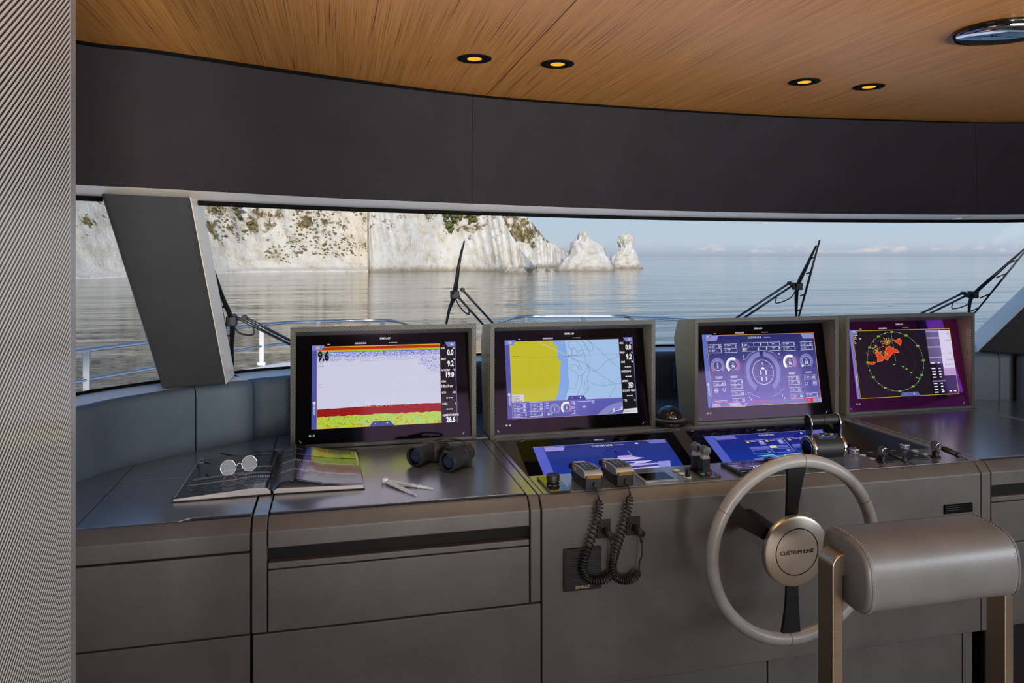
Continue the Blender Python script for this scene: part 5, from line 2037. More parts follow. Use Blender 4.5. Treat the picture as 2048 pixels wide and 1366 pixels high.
M['spoke'] = pmat('matt_black', (0.006, 0.006, 0.006), 0.5, spec=0.25)
M['print'] = pmat('pale_print', (0.6, 0.62, 0.66), 0.5)
M['print_dim'] = pmat('dim_print', (0.3, 0.33, 0.4), 0.5)
M['red'] = pmat('red_button', (0.55, 0.05, 0.06), 0.35)
M['green'] = pmat('green_button', (0.02, 0.42, 0.32), 0.35)
M['bronze'] = pmat('bronze_gloss', (0.22, 0.12, 0.03), 0.15, coat=0.6)

# jog control
c = dash(1106, 966)
t = thing('jog_controller', 'black panel with a round jog knob at the left end of the dash', 'controller', c)
_, (x0, y0, x1, y1) = plate('base', M['gloss_black'], t, ((1074, 953), (1114, 951), (1139, 980), (1101, 984)), 0.007)
k = P(1106, 958, z=ZD + 0.014)
MB().lathe((k.x, k.y, ZD + 0.007), (0, 0, 1), [(0.0165, 0), (0.0165, 0.004), (0.0185, 0.005), (0.019, 0.017), (0.0175, 0.02), (0.0135, 0.0185), (0.001, 0.0175)], 32).build('knob', M['black_rubber'], t, sharp=0.6)
cv = flat_canvas(x0, y1, ZD + 0.007)
for i in range(3):
    cv.rect(8 + i * 15, (y1 - y0) * 1000 - 52 + i % 2 * 6, 8, 5, M['print'])
cv.build('key_print', t)

# two radio handsets on their cradles
M['key_face'] = pmat('silver_rubber_key', (0.5, 0.52, 0.53), 0.35)
M['key_dark'] = pmat('dark_rubber_key', (0.05, 0.055, 0.06), 0.22)


def handset(label, u0, v0, cord_pts, plug):
    """u0, v0: middle of the lower front end on the dash"""
    B = P(u0, v0, z=ZD)
    t = thing('radio_handset', label, 'handset', B, 'radio handsets')
    X, Y = B.x, B.y
    w = 0.0255
    # side profile in y (aft to fore) and z
    top = [(0.004, 0.046), (0.012, 0.053), (0.03, 0.056), (0.07, 0.0555), (0.11, 0.0505), (0.155, 0.042)]
    bot = [(0.157, 0.025), (0.11, 0.026), (0.06, 0.028), (0.03, 0.028), (0.012, 0.008), (0.004, 0.004)]
    poly = [(X - w, Y + y, ZD + z) for y, z in top + bot]
    MB().prism(poly, (2 * w, 0, 0)).build('body', M['black_plastic'], t, 0.0035, 3)
    # silver shell band along the sides and top
    lo = [(0.155, 0.028), (0.11, 0.029), (0.06, 0.031), (0.03, 0.032), (0.006, 0.037)]
    poly = [(X - w - 0.0012, Y + y, ZD + z) for y, z in [(0.004, 0.047), (0.012, 0.0535), (0.03, 0.0565), (0.07, 0.056), (0.118, 0.0497), (0.118, 0.029)] + lo[1:]]
    MB().prism(poly, (2 * w + 0.0024, 0, 0)).build('shell', M['silver'], t, 0.002, 3)
    # black keypad field and display
    def on_top(x, y, h):
        for a, b in zip(top[:-1], top[1:]):
            if a[0] <= y <= b[0]:
                z = a[1] + (b[1] - a[1]) * (y - a[0]) / (b[0] - a[0])
                return Vector((X + x, Y + y, ZD + z + h))
        return Vector((X + x, Y + y, ZD + top[-1][1] + h))
    ys = [0.02 + 0.132 * i / 12 for i in range(13)]
    MB().grid([[on_top(-0.021, y, 0.0016), on_top(0.021, y, 0.0016)] for y in ys][::-1]).build('keypad', M['gloss_black'], t)
    kp_ = [o_ for o_ in t.children if o_.name.startswith('keypad')][0]
    for r in range(5):
        for cc in range(3):
            y, x = 0.024 + r * 0.0165, -0.0135 + cc * 0.0135
            MB().hexa([on_top(x - 0.0055, y, 0.0012), on_top(x + 0.0055, y, 0.0012), on_top(x + 0.0055, y + 0.0105, 0.0012), on_top(x - 0.0055, y + 0.0105, 0.0012),
                       on_top(x - 0.005, y + 0.001, 0.0036), on_top(x + 0.005, y + 0.001, 0.0036), on_top(x + 0.005, y + 0.0095, 0.0036), on_top(x - 0.005, y + 0.0095, 0.0036)]).build('key', M['key_dark'], kp_)
    MB().grid([[on_top(-0.017, y, 0.0024), on_top(0.017, y, 0.0024)] for y in (0.11, 0.13, 0.148)][::-1]).build('screen', emat((150, 132, 158), 0.7), t)
    MB().box((X - 0.021, Y + 0.0005, ZD + 0.036), (X + 0.021, Y + 0.005, ZD + 0.0455)).build('front_band', M['bronze'], t, 0.0012)
    rbox('talk_key', (X - w - 0.003, Y + 0.088, ZD + 0.036), (X - w, Y + 0.112, ZD + 0.045), M['silver'], t, 0.001)
    # cradle
    MB().prism([(X - 0.02, Y + y, ZD + z) for y, z in ((0.02, 0.0005), (0.145, 0.0005), (0.15, 0.012), (0.14, 0.027), (0.06, 0.029), (0.03, 0.026))], (0.04, 0, 0)).build('cradle', M['black_plastic'], t, 0.003)
    # coiled cord, plugged in on the helm front
    z1 = 0.022
    start = Vector((X, Y + 0.004, ZD + z1))
    MB().tube([start + Vector((0, 0.004, 0.001)), start + Vector((0, -0.006, -0.002)), start + Vector((0, -0.012, -0.008))], [0.005, 0.0045, 0.003], 10).build('strain_relief', M['black_rubber'], t)
    yc = YF - 0.024
    pts = [P(u, v, y=yc + (0.016 if i == 0 else 0)) for i, (u, v) in enumerate(cord_pts)]
    straight = [start + Vector((0, -0.012, -0.008)), (start + pts[0]) / 2 + Vector((-0.006, -0.022, 0.004)), pts[0]]
    MB().tube(catmull(straight, 16), 0.0022, 8).build('cord', M['black_rubber'], t)
    path = catmull(pts, 60)
    ln = sum((b - a).length for a, b in zip(path[:-1], path[1:]))
    turns = int(ln / 0.0083)
    n = turns * 12
    path = catmull(path, n + 1)
    hel = []
    nrm = Vector((0, -1, 0))
    for i in range(n + 1):
        tg = (path[min(i + 1, n)] - path[max(i - 1, 0)]).normalized()
        e1 = tg.cross(nrm).normalized()
        e2 = tg.cross(e1)
        a = 2 * PI * i / 12
        r = 0.0098 * min(1, 0.3 + i / 20, 0.3 + (n - i) / 20)
        hel.append(path[i] + (e1 * math.cos(a) + e2 * math.sin(a)) * r)
    MB().tube(hel, 0.0024, 6).build('coiled_cord', M['black_rubber'], t)
    # plug in its socket plate
    pu, pv = plug
    s0 = P(pu, pv, y=YF)
    e_ = s0 + Vector((0.012, -0.042, -0.012))
    MB().tube(catmull([path[-1], path[-1] + Vector((0.0, -0.004, 0.03)), e_ + Vector((-0.002, 0.002, -0.06)), e_ + Vector((0, 0.002, -0.016))], 16), 0.002, 6).build('lead', M['black_rubber'], t)
    MB().tube([s0 + Vector((0, -0.004, 0)), s0 + Vector((0.006, -0.022, -0.006)), e_], [0.0085, 0.0095, 0.0105], 14).build('plug', M['black_rubber'], t)
    MB().tube([e_ + Vector((-0.002, 0.004, -0.004)), e_ + Vector((-0.002, 0.003, -0.022))], [0.0065, 0.0035], 10).build('plug_tail', M['black_rubber'], t)
    return t


coil1 = [(1199, 1000), (1197, 1025), (1190, 1055), (1179, 1090), (1169, 1118), (1166, 1140), (1174, 1156), (1193, 1162), (1212, 1158), (1222, 1147)]
coil2 = [(1261, 992), (1256, 1018), (1248, 1050), (1238, 1083), (1229, 1112), (1225, 1135), (1232, 1154), (1250, 1161), (1267, 1156), (1278, 1142)]
handset('black and silver radio handset on the dash, the left one of two', 1189, 984, coil1, (1206, 1057))
handset('black and silver radio handset on the dash, the right one of two', 1252, 977, coil2, (1265, 1051))
for lab, a, b in (('small black socket plate holding the plug of the left handset', (1193.5, 1040), (1220.5, 1074)), ('small black socket plate holding the plug of the right handset', (1252, 1034.5), (1279, 1068))):
    p, q = P(*a, y=YF), P(*b, y=YF)
    t = thing('socket_plate', lab, 'socket', (p + q) / 2, 'socket plates')
    rbox('plate', (p.x, YF - 0.005, q.z), (q.x, YF - 0.0003, p.z), M['black_plastic'], t, 0.001)
    c_ = (p + q) / 2
    MB().lathe((c_.x - 0.002, YF - 0.005, c_.z), (0, -1, 0), [(0.011, 0), (0.011, 0.003), (0.0085, 0.0035)], 20).build('socket_ring', M['black_plastic'], t)

# small speaker panel low on the helm front
p, q = P(1126, 1098, y=YF), P(1201, 1174, y=YF)
t = thing('speaker_panel', 'square black ribbed speaker panel behind the left coiled cord', 'speaker', (p + q) / 2)
rbox('frame', (p.x, YF - 0.009, q.z), (q.x, YF - 0.0003, p.z), M['black_plastic'], t, 0.002)
for i in range(14):
    f = i / 13
    a = Vector((p.x + 0.006 + (q.x - p.x - 0.018) * f * 0.0, YF - 0.0095, p.z - 0.008 - (p.z - q.z - 0.03) * f))
    MB().hexa([a + Vector((0, -0.001, -0.002)), a + Vector((q.x - p.x - 0.012, -0.001, -0.002 + 0.0)), a + Vector((q.x - p.x - 0.012, 0.001, -0.002)), a + Vector((0, 0.001, -0.002)), a + Vector((0, -0.001, 0)), a + Vector((q.x - p.x - 0.012, -0.001, 0)), a + Vector((q.x - p.x - 0.012, 0.001, 0)), a + Vector((0, 0.001, 0))]).build('rib', M['black_rubber'], t)
M['gold_print'] = pmat('gold_print', (0.55, 0.42, 0.2), 0.4)
cv = Canvas(lambda x, y, l: Vector((p.x + x * 0.001, YF - 0.0093 - l * 0.0003, p.z - y * 0.001)))
cv.text('SIMRAD', (q.x - p.x) * 500, (p.z - q.z) * 1000 - 6, 8, M['gold_print'], 'c', 0.012, 1.05)
cv.build('logo', t)

# small grey-framed touch display
t = thing('small_display', 'small grey framed display let into the dash beside the right handset', 'display', dash(1316, 954))
_, (x0, y0, x1, y1) = plate('frame', M['silver'], t, ((1274, 948), (1325, 941), (1358, 957), (1288, 965.5)), 0.004)
x0 += 0.0
MB().box((x0 + 0.008, y0 + 0.012, ZD + 0.0038), (x1 - 0.008, y1 - 0.008, ZD + 0.0046)).build('screen', M['glass_black'], t)

for lab, u, v in (('upper pale round button left of the trim levers', 1353, 942.7), ('lower pale round button left of the trim levers', 1363, 948.8), ('upper pale round button near the throttle, left of the label plates', 1725, 911.8),
                  ('lower pale round button near the throttle, left of the first key', 1744.5, 919), ('upper pale round button right of the label plates', 1830, 903), ('lower pale round button beside the second key', 1852, 910)):
    c = dash(u, v)
    t = thing('round_button', lab, 'button', c, 'pale round buttons on the dash')
    MB().lathe(c, (0, 0, 1), [(0.0125, 0.0002), (0.0122, 0.0025), (0.0108, 0.0034), (0.0095, 0.0034)], 24).build('ring', M['silver'], t)
    MB().lathe(c, (0, 0, 1), [(0.0098, 0.0025), (0.0094, 0.004), (0.006, 0.0048), (0.0005, 0.005)], 24).build('cap', M['white_plastic'], t)
c = dash(1375, 955)
t = thing('dimmer_knob', 'slim black dimmer knob on a pale washer beside the trim levers', 'knob', c)
MB().lathe(c, (0, 0, 1), [(0.0115, 0.0002), (0.011, 0.003), (0.008, 0.0032)], 24).build('washer', M['white_plastic'], t)
MB().lathe(c, (0, 0, 1), [(0.0078, 0.003), (0.0072, 0.008), (0.006, 0.024), (0.0045, 0.026)], 20).build('knob', M['black_plastic'], t)

# trim lever unit
t = thing('trim_levers', 'twin grey lever unit on a black plate left of the steering wheel', 'levers', dash(1405, 945))
_, (x0, y0, x1, y1) = plate('plate', M['gloss_black'], t, ((1366, 934), (1407, 931.5), (1443, 951.5), (1404, 954)), 0.006)
for i, (u, v) in enumerate(((1392, 938), (1410, 945))):
    b = P(u, v, z=ZD + 0.006)
    w, d = 0.0125, 0.009
    MB().box((b.x - w, b.y - d, ZD + 0.006), (b.x + w, b.y + d, ZD + 0.048)).build('lever_base', M['black_plastic'], t, 0.002)
    MB().hexa([Vector((b.x - w, b.y - d, ZD + 0.048)), Vector((b.x + w, b.y - d, ZD + 0.048)), Vector((b.x + w, b.y + d, ZD + 0.048)), Vector((b.x - w, b.y + d, ZD + 0.048)),
               Vector((b.x - 0.007, b.y - d, ZD + 0.063)), Vector((b.x + 0.007, b.y - d, ZD + 0.063)), Vector((b.x + 0.007, b.y + d, ZD + 0.063)), Vector((b.x - 0.007, b.y + d, ZD + 0.063))]).build('lever_neck', M['silver'], t, 0.001)
    MB().lathe((b.x, b.y - 0.0145, ZD + 0.073), (0, 1, 0), [(0.0105, 0), (0.0132, 0.0015), (0.0132, 0.0255), (0.0115, 0.027)], 24).build('lever_head', M['black_rubber'] if False else M['bezel_grey'], t, sharp=0.6)
    MB().box((b.x - w - 0.007, b.y - 0.006, ZD + 0.006), (b.x - w, b.y + 0.004, ZD + 0.014)).build('stop_block', M['black_plastic'], t, 0.001)
    MB().box((b.x + w, b.y - 0.006, ZD + 0.006), (b.x + w + 0.007, b.y + 0.004, ZD + 0.014)).build('stop_block', M['black_plastic'], t, 0.001)
for u, v, m_, nm in ((1405, 948.5, 'green', 'green_button'), (1416, 946.7, 'red', 'red_button')):
    b = P(u, v, z=ZD + 0.006)
    rbox(nm, (b.x - 0.006, b.y - 0.0055, ZD + 0.006), (b.x + 0.006, b.y + 0.0055, ZD + 0.0085), M[m_], t, 0.0008)

# autopilot controller
t = thing('autopilot_controller', 'black autopilot controller with a small screen and knob beside the wheel rim', 'controller', dash(1495, 935))
_, (x0, y0, x1, y1) = plate('body', M['black_plastic'], t, ((1444, 927), (1548, 917.5), (1586, 938), (1481, 948.5)), 0.009)
sw = (x1 - x0) * 1000
sh_ = (y1 - y0) * 1000
cv = flat_canvas(x0, y1, ZD + 0.009)
cv.rect(6, 6, sw * 0.6, sh_ * 0.72, (30, 26, 62))
cv.rect(12, 26, sw * 0.55, sh_ * 0.5, (64, 56, 84))
cv.text('SIMRAD', 20, 18, 8, M['print'], 'l', 0.012, 1.0)
cv.text('285', sw * 0.6, sh_ * 0.66, 26, (206, 196, 206), 'r', 0.02, 0.8)
for i in range(3):
    cv.rect(14, 32 + i * 12, 26, 4, (150, 140, 160))
for i in range(4):
    cv.rect(12 + i * 24, sh_ * 0.86, 14, 4, M['print'])
cv.build('screen_print', t)
k = P(1539, 924, z=ZD + 0.012)
MB().lathe((k.x, k.y, ZD + 0.009), (0, 0, 1), [(0.0145, 0), (0.016, 0.003), (0.0165, 0.013), (0.0145, 0.016), (0.01, 0.015), (0.0005, 0.0145)], 30).build('knob', M['gloss_black'], t)

# throttle
A = P(1617.5, 899, z=ZD + 0.047)
Bx = P(1688, 893.5, z=ZD + 0.047)
Bx = Vector((A.x + (Bx.x - A.x), A.y, A.z))
A.x -= 0.007
A.z = ZD + 0.052
LN = 0.122
R0 = 0.0365
t = thing('throttle_control', 'black and chrome twin throttle with a bridge handle behind the wheel', 'throttle', (A.x + LN / 2, A.y, ZD))
MB().lathe(A + Vector((0.012, 0, 0)), (1, 0, 0), [(R0, 0), (R0, LN - 0.018)], 40).build('barrel', M['black_rubber'], t, sharp=0.6)
for x, s_ in ((A.x, 1), (A.x + LN, -1)):
    MB().lathe((x, A.y, A.z), (s_, 0, 0), [(R0 * 0.72, 0.004), (R0 * 0.78, 0.0), (R0 * 1.0, 0.001), (R0 * 1.08, 0.005), (R0 * 1.08, 0.011), (R0 * 1.03, 0.014)], 40, cap=False).build('end_ring', M['chrome'], t)
    MB().lathe((x + 0.001 * s_, A.y, A.z), (s_, 0, 0), [(R0 * 0.97, 0.0), (R0 * 0.8, -0.0015), (R0 * 0.72, -0.001), (R0 * 0.6, 0.006), (R0 * 0.55, 0.012)], 40).build('end_dial', M['gloss_black'], t)
    MB().lathe((x - 0.001 * s_, A.y, A.z), (s_, 0, 0), [(R0 * 0.7, 0.0), (R0 * 0.76, -0.001), (R0 * 0.78, 0.0005)], 40, cap=False).build('dial_ring', M['chrome'], t)
MB().prism([(A.x + 0.018, A.y + y, ZD + z) for y, z in ((-0.034, 0.0004), (0.034, 0.0004), (0.022, 0.026), (-0.022, 0.026))][::-1], (LN - 0.03, 0, 0)).build('foot', M['black_plastic'], t, 0.002)
# oval glass cap with keys on top of the barrel
mb = MB()
n = 32
cxx = A.x + LN / 2
ring = [(cxx + 0.043 * math.cos(2 * PI * i / n), A.y - 0.002 + 0.021 * math.sin(2 * PI * i / n)) for i in range(n)]
mb.prism([(x, y, A.z + 0.029) for x, y in ring], (0, 0, 0.0105)).build('key_cap', pmat('blue_glass_cap', (0.03, 0.06, 0.11), 0.1, coat=0.6), t, 0.002)
for i, (dx_, dy_) in enumerate(((-0.02, 0.006), (-0.012, -0.008), (0.012, 0.008), (0.02, -0.006), (0.028, 0.004))):
    rbox('key', (cxx + dx_ - 0.005, A.y - 0.002 + dy_ - 0.004, A.z + 0.0394), (cxx + dx_ + 0.005, A.y - 0.002 + dy_ + 0.004, A.z + 0.0405), M['key_face'], t, 0.0003)
# two flat levers and a split grip
zt = P(1640, 833, y=A.y + 0.012).z
for x in (A.x + 0.0075, A.x + LN - 0.0115):
    pr2 = [(-0.011, 0.02), (0.013, 0.02), (0.024, zt - A.z - 0.03), (0.026, zt - A.z - 0.005), (0.016, zt - A.z + 0.008), (0.0, zt - A.z + 0.006), (-0.009, zt - A.z - 0.01), (-0.011, zt - A.z - 0.025)]
    MB().prism([(x, A.y + y, A.z + z) for y, z in pr2][::-1], (0.0045, 0, 0)).build('lever', M['gloss_black'], t, 0.001)
    e_ = [Vector((x + 0.0022, A.y + y - 0.0015, A.z + z)) for y, z in ((-0.011, 0.028), (-0.0115, zt - A.z - 0.028), (-0.0095, zt - A.z - 0.01), (0.0, zt - A.z + 0.0065), (0.016, zt - A.z + 0.008))]
    MB().tube(catmull(e_, 24), 0.0026, 8).build('lever_edge', M['chrome'], t)
for xa, xb in ((A.x + 0.0125, A.x + LN / 2 - 0.0008), (A.x + LN / 2 + 0.0008, A.x + LN - 0.012)):
    MB().lathe((xa, A.y + 0.008, zt - 0.009), (1, 0, 0), [(0.0135, 0), (0.0148, 0.001), (0.0148, xb - xa - 0.001), (0.0135, xb - xa)], 30).build('grip', M['black_rubber'], t, sharp=0.6)

# clear guarded buttons
for lab, u, v in (('clear plastic guarded button right of the throttle', 1708, 907), ('clear plastic guarded button behind the label plates', 1809, 897.5)):
    c = dash(u, v)
    t = thing('guarded_button', lab, 'button', c, 'clear guarded buttons')
    MB().lathe(c, (0, 0, 1), [(0.013, 0.0003), (0.013, 0.003), (0.009, 0.0035)], 24).build('base_ring', M['white_plastic'], t)
    MB().lathe(c, (0, 0, 1), [(0.007, 0.003), (0.007, 0.009), (0.006, 0.01)], 20).build('button_cap', M['silver'], t)
    MB().lathe(c, (0, 0, 1), [(0.0155, 0.0005), (0.0155, 0.017), (0.0145, 0.019), (0.0005, 0.0195)], 24, cap=False).build('clear_cover', M['clear_plastic'], t, sharp=0.6)
    MB().lathe(c, (0, 0, 1), [(0.0158, 0.013), (0.0162, 0.015), (0.0158, 0.017)], 24, cap=False).build('cover_rim', M['white_plastic'], t)

# label plates with printed marks
for lab, pts in (('black label plate in front of the first key switch', ((1724, 903.5), (1771, 899), (1812, 919), (1766, 923.5))), ('black label plate between the two key switches', ((1773, 899.5), (1806, 896), (1853, 915), (1820, 919)))):
    c = dash(sum(a for a, _ in pts) / 4, sum(b for _, b in pts) / 4)
    t = thing('label_plate', lab, 'plate', c, 'label plates')
    _, (x0, y0, x1, y1) = plate('plate', M['black_plastic'], t, pts, 0.004)
    cv = flat_canvas(x0, y1, ZD + 0.004)
    w_, h_ = (x1 - x0) * 1000, (y1 - y0) * 1000
    for i in range(4):
        cv.rect(w_ * 0.2 + (i % 2) * w_ * 0.35, h_ * (0.12 + 0.2 * i), w_ * 0.22, 5, M['print_dim'])
        cv.rect(w_ * 0.25 + (i % 2) * w_ * 0.3, h_ * (0.12 + 0.2 * i) + 8, w_ * 0.14, 3, M['print_dim'])
    cv.build('print', t)

# key switches, each with a key and a fob on a ring
for lab, u, v in (('first key switch with a black key fob, in front of the label plates', 1764, 924.5), ('second key switch with a black key fob, at the right end of the dash', 1871, 915)):
    c = dash(u, v)
    t = thing('key_switch', lab, 'key', c, 'key switches')
    MB().lathe(c, (0, 0, 1), [(0.0155, 0.0003), (0.0155, 0.004), (0.01, 0.006), (0.0095, 0.012), (0.0115, 0.0135), (0.011, 0.019), (0.006, 0.021)], 24).build('lock_barrel', M['black_plastic'], t, sharp=0.6)
    h = c + Vector((0.001, 0, 0.02))
    MB().prism([h + Vector(q) for q in ((-0.012, 0.003, 0.004), (0.004, -0.004, 0.002), (0.013, -0.004, 0.02), (0.006, 0.0, 0.032), (-0.008, 0.006, 0.031), (-0.014, 0.005, 0.02))], (0.003, 0.006, 0.0)).build('key_head', M['spoke'], t, 0.0012)
    rg = [h + Vector((0.006 + 0.011 * math.cos(a), -0.006, 0.015 + 0.011 * math.sin(a))) for a in [2 * PI * i / 20 for i in range(21)]]
    MB().tube(rg, 0.0011, 6).build('key_ring', M['chrome'], t)
    f0 = h + Vector((0.013, -0.01, 0.013))
    d = Vector((0.034, -0.025, -0.017))
    MB().tube([f0, f0 + d * 0.2, f0 + d * 0.75, f0 + d], [0.006, 0.0095, 0.0085, 0.006], 12).build('fob', M['black_plastic'], t)
    MB().lathe(f0 + d * 0.95, d, [(0.0085, 0), (0.0095, 0.002), (0.0095, 0.011), (0.007, 0.013)], 14).build('fob_cap', M['black_rubber'], t)
    MB().tube([f0 + d * 1.25, f0 + d * 1.25 + Vector((0.02, -0.014, -0.013))], 0.0012, 6).build('fob_pin', M['black_plastic'], t)

# dome compass between the two centre monitors
c = P(1338, 838, z=ZD + 0.02)
c = Vector((c.x, c.y, ZD))
t = thing('compass', 'black dome compass on a rounded base between the two centre monitors', 'compass', c)
MB().lathe(c, (0, 0, 1), [(0.068, 0.0003), (0.07, 0.004), (0.07, 0.02), (0.066, 0.024), (0.05, 0.026)], 40).build('base', M['gloss_black'], t, sharp=0.7)
MB().lathe(c, (0, 0, 1), [(0.069, 0.0215), (0.062, 0.026), (0.05, 0.0275)], 40).build('collar', M['bezel_grey'], t)
MB().lathe(c, (0, 0, 1), [(0.0525 * math.cos(a), 0.022 + 0.05 * math.sin(a)) for a in [0.05, 0.25, 0.5, 0.75, 1.0, 1.25, 1.45, 1.57]], 36).build('dome', pmat('dark_dome_glass', (0.006, 0.006, 0.01), 0.03, coat=1.0), t)

# ------------------------------------------------------------------ things on the left worktop
# binoculars
Rc, Lc = P(893, 924.5, z=ZD + 0.031), P(827, 913.5, z=ZD + 0.031)
ax = (P(944, 906, z=ZD + 0.031) - Rc)
ax = Vector((ax.x, ax.y, 0)).normalized()
t = thing('binoculars', 'black rubber binoculars lying in front of the sonar monitor', 'binoculars', ((Rc.x + Lc.x) / 2, Rc.y, ZD))
M['lens_coat'] = pmat('coated_objective_lens', (0.01, 0.012, 0.03), 0.03, coat=1.0, tint=(0.6, 0.6, 1.0))
for Cc, sd in ((Lc, 1), (Rc, -1)):
    MB().lathe(Cc, ax, [(0.0245, 0.008), (0.0255, 0.0), (0.0295, 0.0), (0.0305, 0.004), (0.0305, 0.02), (0.0285, 0.03), (0.027, 0.06), (0.0285, 0.066)], 36, cap=False).build('barrel', M['black_rubber'], t, sharp=0.5)
    MB().lathe(Cc, ax, [(0.0255, 0.011), (0.02, 0.0085), (0.012, 0.0068), (0.0005, 0.006)], 30).build('lens', M['lens_coat'], t)
    # prism housing, offset inwards, then the eyepiece
    side = ax.cross(Vector((0, 0, 1))).normalized()
    inw = side * (0.012 if Cc is Lc else -0.012)
    b = Cc + ax * 0.066
    ring_ = []
    for h_, k_, o_ in ((0.0, 0.9, 0.0), (0.004, 1.05, 0.3), (0.03, 1.05, 0.8), (0.042, 0.8, 1.0)):
        row = []
        for i in range(20):
            a = 2 * PI * i / 20
            cs, sn = math.cos(a), math.sin(a)
            sq = 0.031 * k_ / max(abs(cs) ** 4 + abs(sn) ** 4, 0.3) ** 0.25
            row.append(b + ax * h_ + inw * o_ + side * cs * sq * 1.05 + Vector((0, 0, sn * sq * 0.92)))
        row.append(row[0])
        ring_.append(row)
    mb = MB().grid(ring_[::-1])
    mb.add(ring_[-1][:-1], [list(range(20))])
    mb.add(ring_[0][:-1], [list(range(20))[::-1]])
    mb.build('prism_housing', M['black_rubber'], t)
    MB().lathe(b + ax * 0.042 + inw * 1.2, ax, [(0.018, 0), (0.018, 0.012), (0.0205, 0.014), (0.0205, 0.028), (0.017, 0.03), (0.014, 0.026)], 28).build('eyecup', M['black_rubber'], t, sharp=0.6)
mid_ = (Lc + Rc) / 2 + ax * 0.075
d_ = (Rc - Lc).normalized()
MB().tube([mid_ - ax * 0.02 + Vector((0, 0, 0.006)), mid_ + ax * 0.045 + Vector((0, 0, 0.006))], 0.009, 16).build('hinge', M['black_plastic'], t)
MB().lathe(mid_ + ax * 0.004 + Vector((0, 0, 0.006)), ax, [(0.013, 0), (0.0145, 0.002), (0.0145, 0.014), (0.013, 0.016)], 24).build('focus_wheel', M['black_rubber'], t)
MB().hexa([Lc + ax * 0.068 + Vector((0, 0, z)) for z in ()] or [Lc + ax * 0.07 + Vector((0, 0, -0.004)), Rc + ax * 0.07 + Vector((0, 0, -0.004)), Rc + ax * 0.095 + Vector((0, 0, -0.004)), Lc + ax * 0.095 + Vector((0, 0, -0.004)),
           Lc + ax * 0.07 + Vector((0, 0, 0.008)), Rc + ax * 0.07 + Vector((0, 0, 0.008)), Rc + ax * 0.095 + Vector((0, 0, 0.008)), Lc + ax * 0.095 + Vector((0, 0, 0.008))]).build('bridge', M['black_plastic'], t, 0.003)
st = [Lc + ax * 0.09 + Vector((0.0, 0, 0.028)), Lc + ax * 0.125 + Vector((0.015, 0.0, 0.03)), mid_ + ax * 0.09 + Vector((0, 0, 0.022)), Rc + ax * 0.11 + Vector((-0.02, 0, 0.024)), Rc + ax * 0.09 + Vector((0, 0, 0.028))]
MB().tube(catmull(st, 24), 0.003, 6).build('strap', M['black_rubber'], t)

# chart divider
h = P(770, 961, z=ZD + 0.008)
t1, t2 = P(832, 990, z=ZD + 0.003), P(866, 977.5, z=ZD + 0.003)
t = thing('chart_divider', 'white chart dividers lying open in front of the binoculars', 'dividers', (h.x, h.y, ZD))
MB().lathe((h.x, h.y, ZD + 0.001), (0, 0, 1), [(0.008, 0), (0.0095, 0.001), (0.0095, 0.013), (0.008, 0.014)], 20).build('hinge', M['white_plastic'], t)
for p_ in (t1, t2):
    d = (p_ - h)
    n_ = d.cross(Vector((0, 0, 1))).normalized()
    pts = []
    for f, w_ in ((0.02, 0.0055), (0.12, 0.0065), (0.55, 0.006), (0.7, 0.0055), (1.0, 0.0008)):
        pts.append((h + d * f, w_))
    mb = MB()
    for (a, wa), (b, wb) in zip(pts[:-1], pts[1:]):
        mb.hexa([a - n_ * wa + Vector((0, 0, -0.004)), b - n_ * wb + Vector((0, 0, -0.002)), b + n_ * wb + Vector((0, 0, -0.002)), a + n_ * wa + Vector((0, 0, -0.004)),
                 a - n_ * wa * 0.7 + Vector((0, 0, 0.004)), b - n_ * wb * 0.7 + Vector((0, 0, 0.002)), b + n_ * wb * 0.7 + Vector((0, 0, 0.002)), a + n_ * wa * 0.7 + Vector((0, 0, 0.004))])
    mb.build('leg', M['white_plastic'], t)

# open book
Sf, Sb = P(544, 990, z=ZD), P(559, 911.5, z=ZD)
Lf, Lb = P(343.5, 1006, z=ZD), P(397, 925, z=ZD)
Rf, Rb = P(729, 979, z=ZD), P(716, 906.5, z=ZD)
t = thing('open_book', 'large open book with glossy dark pages on the left worktop', 'book', ((Sf + Sb) / 2))
CV = 0.0035


def page_point(side, s_, f, h=0.0):
    """side -1 left, 1 right; s_ 0 at the spine to 1 at the fore edge; f 0 front (near the viewer) to 1 back"""
    if side < 0:
        a, b = Sf + (Lf - Sf) * s_, Sb + (Lb - Sb) * s_
        prof_ = [(0.0, 0.008), (0.06, 0.021), (0.2, 0.0225), (0.5, 0.017), (0.8, 0.012), (1.0, 0.009)]
    else:
        a, b = Sf + (Rf - Sf) * s_, Sb + (Rb - Sb) * s_
        prof_ = [(0.0, 0.008), (0.08, 0.028), (0.22, 0.037), (0.4, 0.03), (0.6, 0.02), (0.8, 0.015), (1.0, 0.013)]
    for (p0, h0), (p1, h1) in zip(prof_[:-1], prof_[1:]):
        if p0 <= s_ <= p1:
            k_ = (s_ - p0) / (p1 - p0)
            k_ = k_ * k_ * (3 - 2 * k_) * 0.5 + k_ * 0.5
            z = h0 + (h1 - h0) * k_
    return a + (b - a) * f + Vector((0, 0, z + h))


